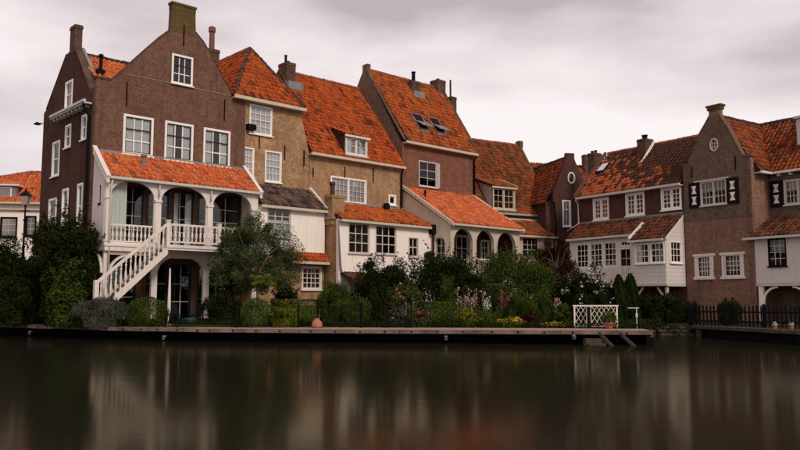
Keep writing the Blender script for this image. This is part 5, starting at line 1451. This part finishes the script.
bush('flowering_plants', 386, 410, 309, 32.3, 'low brownish plants at the railing foot', 'plant', 'grey', 1700, .09, ry=.45, flowers='palepink', fn=12, fs=.07, seed=44, stems=3)
bush('hedge', 424, 474, 302, 33.8, 'clipped box hedge with flat top behind red flowers', 'hedge', 'clip', 14000, .06, ry=.7, box=True, seed=21, stems=6)
bush('shrub', 437, 458, 278, 35.4, 'slender light green shrub rising behind the clipped hedge', leaf='mid', n=3200, size=.08, ry=.6, seed=22, lobes=22)
bush('perennials', 455, 480, 311, 32.0, 'pale yellow green perennials before the clipped hedge', 'plant', 'bright', 2000, .1, ry=.45, seed=23, flowers='yellow', fn=10, fs=.05, stems=3)
bush('perennials', 472, 503, 312, 32.3, 'mixed grassy perennials left of the yellow flower mound', 'plant', 'mid', 2800, .11, ry=.5, aspect=.25, up=.8, seed=24, stems=3)
bush('flowering_plants', 496, 526, 317, 31.5, 'bright yellow flower mound at the path edge', 'plant', 'bright', 1800, .06, ry=.42, flowers='yellow', fn=210, fs=.06, seed=25, lobes=34, lr=.25, stems=0)
bush('flowering_plants', 541, 563, 322, 31.3, 'smaller yellow flower mound before the tall ferns', 'plant', 'bright', 1300, .06, ry=.36, flowers='yellow', fn=120, fs=.055, seed=26, stems=0)
bush('flowering_plants', 521, 538, 314, 31.8, 'small purple flowers between the two yellow mounds', 'plant', 'purple', 1700, .08, ry=.35, flowers='purple', fn=36, fs=.07, seed=27, stems=2)
bush('flowering_plants', 512, 536, 297, 34.0, 'leafy plant topped with yellow blooms behind the yellow mounds', 'plant', 'mid', 3800, .08, ry=.5, flowers='yellow', fn=14, fs=.1, seed=28)
bush('perennials', 556, 570, 308, 32.2, 'broad leaved green plant beside the lattice fence', 'plant', 'mid', 1600, .15, ry=.4, aspect=.6, seed=29, stems=2)
for i, (a, b, t_, Y, lab) in enumerate(((506, 522, 296, 33.0, 'leftmost of the feathery upright ferns'), (519, 537, 300, 32.7, 'middle feathery upright fern'), (534, 553, 294.5, 33.0, 'rightmost and tallest of the feathery upright ferns'))):
    o = bush('fern', a, b, t_, Y, lab, 'plant', 'mid', 3600, .13, ry=.4, aspect=.16, up=1.3, seed=31 + i, lobes=22); o['group'] = 'feathery ferns in the bed'
bush('flowering_shrub', 562, 613, 268, 34.4, 'round shrub dotted with white flowers behind the lattice fence', leaf='dark', n=11000, size=.09, ry=1.1, flowers='white', fn=190, fs=.095, seed=35, lobes=40, lr=.3)
bush('shrub', 640, 664, 296, 37.5, 'dark shrub under the balcony, right of the conifers', leaf='dark', n=5200, size=.09, ry=.9, seed=36)
bush('shrub', 652, 692, 295, 38.6, 'dark rounded hedge shrub beneath the white bay', leaf='dark', n=7000, size=.09, ry=.9, seed=37)
bush('shrub', 686, 700, 303, 36.8, 'small bush at the corner of the brick gable', leaf='dark', n=2200, size=.09, ry=.5, seed=38)
bush('shrub', 718, 742, 300, 36.0, 'low bush behind the picket fence under the gable windows', leaf='dark', n=3000, size=.1, ry=.5, seed=39)
bush('shrub', 480, 514, 300, 35.0, 'shadowy low shrub behind the pink flower spikes', leaf='dark', n=6000, size=.09, ry=.9, seed=45)
bush('shrub', 205, 242, 292, 34.6, 'dark shrub under the grey green tree', leaf='dark', n=6000, size=.08, ry=.9, seed=46)
bush('shrub', 270, 300, 285, 36.6, 'dark shrub at the foot of the yellow brick wall', leaf='dark', n=6000, size=.08, ry=.8, seed=47)
bush('shrub', 318, 362, 292, 36.9, 'leafy shrub under the small lean-to roof', leaf='mid', n=8000, size=.09, ry=.9, seed=48)


bush('shrub', 432, 494, 264, 36.9, 'dark shrub filling the gap below the middle gallery arch', leaf='dark', n=14000, size=.09, ry=1.0, lobes=40, lr=.3, seed=49)
bush('shrub', 540, 580, 280, 37.0, 'dark undergrowth behind the purple leaved tree trunk', leaf='dark', n=8000, size=.09, ry=.9, lobes=30, seed=50)


def tall_thin(px0, px1, pyt, Y, label, flw, n=6, seed=0):
    x, rx, h = place(px0, px1, pyt, Y); o = root('flower_spikes', x, Y, label, 'plant'); rg = np.random.default_rng(seed)
    mb = MB(); P = []; PL = []
    for i in range(n):
        sx, sy = rg.uniform(-rx, rx), rg.uniform(-.3, .3); hh = h * rg.uniform(.7, 1)
        mb.tube([(sx, sy, 0), (sx + rg.uniform(-.05, .05), sy, hh)], .012, 5)
        z = np.linspace(hh * .55, hh, 26); P.append(np.stack([sx + rg.normal(0, .045, 26), sy + rg.normal(0, .045, 26), z], 1))
        z = rg.uniform(0, hh * .6, 90); PL.append(np.stack([sx + rg.normal(0, .1, 90), sy + rg.normal(0, .1, 90), z], 1))
    mesh_obj('stems', mb.v, mb.f, M['bark'], o)
    P = np.concatenate(P); PL = np.concatenate(PL)
    leaves('flowers', P, rg.normal(0, 1, P.shape), .085, FLW[flw], o, seed, .8)
    leaves('leaves', PL, rg.normal(0, 1, PL.shape), .13, LF['mid'], o, seed, .3, up=.8)
    return o


tall_thin(456, 477, 287, 32.9, 'pale pink flower spikes standing over the clipped hedge end', 'palepink', 9, 1)
tall_thin(482, 486, 288, 33.2, 'single pale pink flower spike beside the white blossoms', 'palepink', 2, 2)
tall_thin(500, 511, 288, 33.5, 'leaning magenta flower spike before the big rounded shrub', 'magenta', 4, 3)
tall_thin(480, 490, 296, 32.9, 'small plant with white star flowers beside the hedge', 'white', 3, 4)
tall_thin(553, 563, 296, 33.6, 'faded pink flower stalks left of the lattice fence', 'palepink', 4, 5)


def tree(name, px, Y, trunk_top_py, crown, label, leaf, n, size, trunk_r=.08, seed=0, lean=0, aspect=.5, flowers=None, lobes=60, lr=.24, up=0):
    px0, px1, pyt, pyb = crown
    x = gx(px, Y); o = root(name, x, Y, label, 'tree')
    cxw = gx((px0 + px1) / 2, Y) - x; rx = (gx(px1, Y) - gx(px0, Y)) / 2; zt = at(px, pyt, Y)[2] - G; zb = at(px, pyb, Y)[2] - G
    zc, rz = (zt + zb) / 2, (zt - zb) / 2; rg = random.Random(seed); mb = MB()
    tz = at(px, trunk_top_py, Y)[2] - G
    mb.tube([(0, 0, -.1), (lean * .3, 0, tz * .5), (lean, 0, tz)], [trunk_r * 1.2, trunk_r, trunk_r * .85], 8)
    for i in range(11):
        a = rg.uniform(0, 6.28); e_ = Vector((cxw + math.cos(a) * rx * rg.uniform(.4, .85), math.sin(a) * rx * .7, zc + rz * rg.uniform(-.5, .8)))
        m_ = Vector((lean, 0, tz)).lerp(e_, .5) + Vector((0, 0, .15))
        mb.tube([(lean, 0, tz * rg.uniform(.7, 1)), m_, e_], [trunk_r * .5, trunk_r * .3, trunk_r * .12], 6)
    mesh_obj('trunk', mb.v, mb.f, M['bark'], o)
    rng = np.random.default_rng(seed + 900)
    P, N = blob_points(rng, (cxw, 0, zc), (rx / 1.05, rx * .8, rz / 1.05), n, lobes, lr, .38, low=True)
    leaves('crown', P, N, size, LF[leaf], o, seed, aspect, up)
    if flowers:
        P, N = blob_points(rng, (cxw, 0, zc), (rx, rx * .8, rz), 90, lobes, lr, .1)
        leaves('flowers', P, N, .1, FLW[flowers], o, seed, .9)
    return o


tree('olive_tree', 246, 35.2, 275, (200, 306, 207, 312), 'wide grey green tree before the white veranda end', 'olive', 52000, .10, .11, 3, .25, .3, lobes=85, lr=.2)
tree('small_tree', 257.5, 32.9, 286, (249, 277, 270, 290), 'small yellow leaved tree with pale trunk behind the round clipped shrub', 'bright', 2300, .085, .05, 4, 0, .5, lobes=26, lr=.26)
tree('purple_tree', 557, 37.2, 268, (533, 583, 232, 296), 'thin dark purple leaved tree before the pink lean-to wall', 'purple', 9000, .11, .06, 5, 0, .5, lobes=34, lr=.27)


def conifer(px0, px1, pyt, Y, label, seed):
    x, rx, h = place(px0, px1, pyt, Y); o = root('conifer', x, Y, label, 'conifer', 'dark conifers behind the quay'); rng = np.random.default_rng(seed)
    n = 9000; z = rng.random(n) ** .85; a = rng.uniform(0, 2 * np.pi, n)
    prof = np.sqrt(np.clip(1 - z ** 2.4, 0.03, 1)) * (.86 + .14 * np.sin(a * 7 + z * 9)) * (1 - np.abs(rng.normal(0, .12, n)))
    P = np.stack([np.cos(a) * rx * prof, np.sin(a) * rx * prof, z * h + .05], 1); N = np.stack([np.cos(a), np.sin(a), np.full(n, .3)], 1)
    leaves('crown', P, N, .12, LF['conifer'], o, seed, .3, up=1.0)
    mb = MB(); mb.tube([(0, 0, -.1), (0, 0, h * .9)], [.08, .02], 7); mesh_obj('trunk', mb.v, mb.f, M['bark'], o)


conifer(611, 629, 276.5, 34.6, 'left and taller of two dark columnar conifers', 1)
conifer(622, 641, 275.5, 35.3, 'right hand dark columnar conifer beside the white bay', 2)

# grass on the lawn and weeds along the path edge
rng = np.random.default_rng(77)
n = 9000
gxs = rng.uniform(gx(165, 32), gx(243, 32), n); gys = rng.uniform(31.95, 33.4, n)
leaves('grass', np.stack([gxs, gys, np.full(n, G + .04)], 1), rng.normal(0, 1, (n, 3)), .09, LF['mid'], None, 5, .15, up=1.4, kind='stuff')
bpy.data.objects['grass'].update_tag(); props(bpy.data.objects['grass'], 'short mown grass on the strip of lawn behind the railing', 'grass')
pts = []
line = offset_line(EP, 2.35)
for i in range(2, len(line) - 1):
    a, b = Vector(line[i]), Vector(line[i + 1]); L_ = (b - a).length
    for k in range(int(L_ * 260)):
        p = a.lerp(b, rng.random()); pts.append((p.x + rng.normal(0, .05), p.y + abs(rng.normal(0, .55)), G + rng.uniform(.0, .22)))
pts = np.array(pts)
leaves('ground_cover', pts, rng.normal(0, 1, pts.shape), .09, LF['dark'], None, 8, .4, up=.5, kind='stuff')
props(bpy.data.objects['ground_cover'], 'low weeds and edging plants along the garden side of the path', 'ground cover')
# darker ground cover filling the beds up to the houses
n = 42000
X = rng.uniform(gx(0, 36), gx(640, 36), n); Yy = rng.uniform(32.2, 39, n)
dA = (X - FA.o[0]) * FA.y[0] + (Yy - FA.o[1]) * FA.y[1]
k = dA < -1.7
k &= ~((X > gx(163, 32.5)) & (X < gx(245, 32.5)) & (Yy < 33.6))
X, Yy = X[k], Yy[k]
leaves('bed_cover', np.stack([X, Yy, G + rng.uniform(0, .25, len(X))], 1), rng.normal(0, 1, (len(X), 3)), .15, LF['dark'], None, 9, .4, up=.5, kind='stuff')
props(bpy.data.objects['bed_cover'], 'dark leafy ground cover filling the beds below the houses', 'ground cover')


# ------------------------------------------------------------------ terracotta jar and pots
def pot(px, Y, pyt, label, prof, plant=None, cat='pot'):
    x = gx(px, Y); zt = at(px, pyt, Y)[2] - G; o = root('terracotta_pot', x, Y, label, cat)
    mb = MB(); mb.lathe(0, 0, [(r * zt, z * zt) for r, z in prof], 16); mesh_obj('pot_body', mb.v, mb.f, M['terracotta'], o, smooth=True)
    return o


pot(317, 31.0, 318.2, 'rounded terracotta jar with narrow neck on the path edge', [(.4, 0), (.5, .04), (.55, .2), (.54, .42), (.46, .62), (.33, .78), (.24, .86), (.25, .93), (.25, 1)], cat='jar')
p = pot(609, 30.2, 322.5, 'terracotta flower pot beside the lattice fence', [(.5, 0), (.55, .1), (.72, .8), (.8, .82), (.8, 1), (.68, 1), (.6, .8)])
rng2 = np.random.default_rng(3); P = rng2.normal(0, .16, (500, 3)); P[:, 2] = abs(P[:, 2]) + .3
o = leaves('plant', P, P, .12, LF['mid'], p, 3, .3, up=.8)

# ------------------------------------------------------------------ white lattice fence
def lattice(px0, px1, Y, pyt, label):
    x0, x1 = gx(px0, Y), gx(px1, Y); zt = at(px0, pyt, Y)[2]; o = root('lattice_fence', x0, Y, label, 'fence', 'white lattice fence panels')
    Wd = x1 - x0; hgt = zt - G - .06
    mb = MB().box(0, .06, -.03, .03, 0, hgt + .06).box(Wd - .06, Wd, -.03, .03, 0, hgt + .06); mesh_obj('post', mb.v, mb.f, M['white'], o)
    mb = MB().box(-.03, Wd + .03, -.045, .045, hgt + .06, hgt + .12); mesh_obj('top_rail', mb.v, mb.f, M['white'], o)
    mb = MB().box(.06, Wd - .06, -.02, .02, .04, .09); mesh_obj('bottom_rail', mb.v, mb.f, M['white'], o)
    sp_ = .19; k = -int(hgt / sp_) - 3
    run = (hgt - .04) * .62
    while k * sp_ < Wd + run:
        for sg in (1, -1):
            xa = k * sp_; xb = xa + run * sg; lo, hi = .06, Wd - .06
            r0, r1 = sorted(((lo - xa) / (xb - xa), (hi - xa) / (xb - xa))); t0, t1 = max(0, r0), min(1, r1)
            if t1 - t0 > .06:
                mb = MB(); f = lambda t: (xa + (xb - xa) * t, .012 * sg, .09 + (hgt - .04) * t)
                mb.bar(f(t0), f(t1), .018, .055, (0, 1, 0)); mesh_obj('lath', mb.v, mb.f, M['white'], o)
        k += 1


lattice(574, 588, 31.2, 306.5, 'short left panel of white lattice fence')
lattice(590, 618, 31.2, 306.5, 'long right panel of white lattice fence behind the pot')
gp = root('gate_post', gx(589, 30.9), 30.9, 'dark wooden post between the two white lattice panels', 'post')
mb = MB().box(-.06, .06, -.06, .06, 0, .78).box(-.08, .08, -.08, .08, .78, .83); mesh_obj('post', mb.v, mb.f, M['iron'], gp)
hr = root('handrail', gx(637, 30.5), 30.5, 'thin greyish T-shaped handrail post right of the white lattice fence', 'handrail')
zt = at(637, 308, 30.5)[2] - G
mb = MB().tube([(0, 0, 0), (0, 0, zt)], .018).tube([(-.34, 0, zt), (.1, 0, zt)], .018); mesh_obj('rail', mb.v, mb.f, M['greywood'], hr)
mb = MB().box(-.035, .035, -.035, .035, zt * .55, zt * .75); mesh_obj('bracket', mb.v, mb.f, M['greywood'], hr)

# ------------------------------------------------------------------ iron railing along the path
def rail_run(px_list, Y, top_py, label, posts):
    x0, x1 = gx(px_list[0], Y), gx(px_list[1], Y); o = root('iron_railing', x0, Y, label, 'railing'); hgt = at(px_list[0], top_py, Y)[2] - G
    Ld = x1 - x0
    mb = MB().box(0, Ld, -.008, .008, hgt - .03, hgt - .015).box(0, Ld, -.008, .008, .1, .115); mesh_obj('rail', mb.v, mb.f, M['iron'], o)
    rod = bpy.data.meshes.new('rod'); m2 = MB(); m2.tube([(0, 0, 0), (0, 0, hgt)], .006, 5); rod.from_pydata(m2.v, [], m2.f); rod.materials.append(M['iron'])
    k = .14
    while k < Ld:
        r = bpy.data.objects.new('rod', rod); COL.objects.link(r); r.parent = o; r.location = (k, 0, 0); k += .16
    for p_ in posts:
        xx = gx(p_, Y) - x0; mb = MB().box(xx - .035, xx + .035, -.035, .035, 0, hgt + .06).lathe(xx, 0, [(.02, hgt + .06), (.045, hgt + .09), (.045, hgt + .11), (.005, hgt + .15)], 8)
        mesh_obj('post', mb.v, mb.f, M['iron'], o)


rail_run((165, 236), 31.75, 314, 'low black railing before the lawn', (165, 178, 236))
rail_run((236, 361), 31.35, 306, 'black wire railing before the flower beds', (237, 298, 360.5))
rail_run((385, 411), 31.2, 306, 'black garden gate before the roses', (385, 387.5, 408, 411))
rail_run((361, 385), 31.3, 306, 'short black railing left of the garden gate', (362,))

# ------------------------------------------------------------------ picket fence on the far quay
pk = root('picket_fence', gx(690, 34.2), 34.2, 'dark picket fence below the brick gable', 'fence')
pm = bpy.data.meshes.new('picket'); mb = MB(); mb.add([(-.035, -.012, 0), (.035, -.012, 0), (.035, -.012, .8), (0, -.012, .9), (-.035, -.012, .8), (-.035, .012, 0), (.035, .012, 0), (.035, .012, .8), (0, .012, .9), (-.035, .012, .8)],
    [(0, 1, 2, 3, 4), (9, 8, 7, 6, 5), (0, 5, 6, 1), (1, 6, 7, 2), (2, 7, 8, 3), (3, 8, 9, 4), (4, 9, 5, 0)])
pm.from_pydata(mb.v, [], mb.f); pm.materials.append(M['iron'])
a = Vector((gx(690, 34.2), 34.2)); b = Vector((gx(850, 29.4), 29.4)); L_ = (b - a).length; d = (b - a) / L_; ang = math.atan2(d.y, d.x)
pk.rotation_euler = (0, 0, ang)
k = 0
while k * .165 < L_:
    o = bpy.data.objects.new('picket', pm); COL.objects.link(o); o.parent = pk; o.location = (k * .165, -.03, .02); o.rotation_euler = (0, R_.uniform(-.03, .03), 0); k += 1
mb = MB().box(0, L_, -.015, .03, .18, .25).box(0, L_, -.015, .03, .58, .65); mesh_obj('rail', mb.v, mb.f, M['iron'], pk)
for k in range(5):
    mb = MB().box(k * L_ / 4.001 - .05, k * L_ / 4 + .05, .03, .12, 0, .95); mesh_obj('post', mb.v, mb.f, M['iron'], pk)
for i, (px, py, lab) in enumerate(((775, 321.5, 'white flowers in the left pot at the picket fence'), (791.5, 323.5, 'white flowers in the right pot at the picket fence'))):
    Y = 29.9; o = root('flower_pot', gx(px, Y), Y, lab, 'flower pot', 'white flower pots by the fence'); mb = MB(); mb.lathe(0, 0, [(.06, 0), (.09, .12), (.1, .13)], 10); mesh_obj('pot_body', mb.v, mb.f, M['terracotta'], o)
    P = rng2.normal(0, .05, (50, 3)); P[:, 2] = abs(P[:, 2]) + .15; leaves('flowers', P, P, .045, FLW['white'], o, i, .9)

# ------------------------------------------------------------------ small things
# closed parasol under the veranda, blue tub
px_, Y_ = 168, 33.6
o = root('parasol', gx(px_, Y_), Y_, 'closed white parasol leaning under the landing', 'parasol')
mb = MB().tube([(0, 0, .0), (.02, 0, .7)], .025).lathe(0, 0, [(.2, 0), (.2, .06), (.03, .08)], 10); mesh_obj('pole', mb.v, mb.f, M['white'], o)
zt = at(168, 268, Y_)[2] - G
mb = MB().lathe(.02, 0, [(.05, .55), (.075, .7), (.06, 1.4), (.03, zt - .05), (.005, zt)], 8); mesh_obj('canopy', mb.v, mb.f, M['white'], o)
o = root('blue_tub', gx(190, 34.0), 34.0, 'blue plastic tub on the lawn edge under the veranda', 'tub')
mb = MB().lathe(0, 0, [(.2, 0), (.27, .28), (.29, .28), (.29, .33), (.25, .33), (.2, .05)], 14); mesh_obj('tub_body', mb.v, mb.f, m_plain('blue plastic', (.02, .09, .16), .4), o)
# garden table and chairs hinted under the veranda
def chair(px, Y, rz, lab):
    o = root('garden_chair', gx(px, Y), Y, lab, 'chair', 'garden chairs under the veranda'); o.rotation_euler = (0, 0, rz)
    mb = MB().box(-.22, .22, -.22, .22, .42, .46); mesh_obj('seat', mb.v, mb.f, M['iron'], o)
    mb = MB().slab((-.22, .2, .5), (.22, .2, .5), (.22, .3, .95), (-.22, .3, .95), (0, .03, 0)); mesh_obj('backrest', mb.v, mb.f, M['iron'], o)
    for x in (-.2, .2):
        for y in (-.2, .2): mb = MB().box(x - .02, x + .02, y - .02, y + .02, 0, .42); mesh_obj('leg', mb.v, mb.f, M['iron'], o)
chair(174, 34.0, .6, 'black garden chair beside the closed parasol'); chair(196, 34.4, -.5, 'black garden chair right of the blue tub')


# timber fenders and stone block at the landing steps
def fender(px0, py0, px1, py1, Y, lab):
    z0 = .45; o = root('mooring_timber', gx(px0, Y), Y, lab, 'timber', 'slanted timbers at the quay steps', z=0)
    p1 = Vector((gx(px1, Y) - gx(px0, Y), -.25, -.05)); mb = MB().bar((0, .15, .42), p1, .09, .09); mesh_obj('beam', mb.v, mb.f, M['dark_timber'], o)
fender(600, 333, 611, 342, 27.6, 'left slanted timber rising from the water at the quay')
fender(621, 335, 633, 342, 27.5, 'right slanted timber rising from the water at the quay')
o = root('stone_steps', gx(594, 27.9), 27.9, 'stone block step set into the quay below the lattice', 'steps', z=0)
mb = MB().box(-.36, .36, -.25, .2, -.3, .22); mesh_obj('block', mb.v, mb.f, M['stone'], o)
mb = MB().box(-.3, .3, -.5, -.25, -.3, .06); mesh_obj('lower_block', mb.v, mb.f, M['stone'], o)
for i, (px, py) in enumerate(((30, 333), (164, 338), (446, 338.5), (574, 337.5))):
    Y = min(max(p[1] for p in [EP[3]]), 34) if 0 else None
    # find quay depth at this pixel
    Yq = np.interp(px, [e_[0] for e_ in edge], [e_[1] for e_ in edge]) - .12
    zz = at(px, py, Yq)[2]; o = root('mooring_ring', gx(px, Yq), Yq, ['pale mooring ring far left on the quay wall', 'pale mooring ring below the closed parasol', 'pale mooring ring below the clipped box hedge', 'small pale mooring ring left of the quay steps'][i], 'mooring ring', 'mooring rings on the quay', z=max(.06, zz))
    mb = MB(); R0 = .05
    mb.tube([(R0 * math.cos(t), -.02, R0 * math.sin(t)) for t in [2 * math.pi * k / 12 for k in range(13)]], .015, 6); mesh_obj('ring', mb.v, mb.f, M['zinc'], o)
    mb = MB().box(-.04, .04, 0, .3, .03, .1); mesh_obj('bracket', mb.v, mb.f, M['lead'], o)
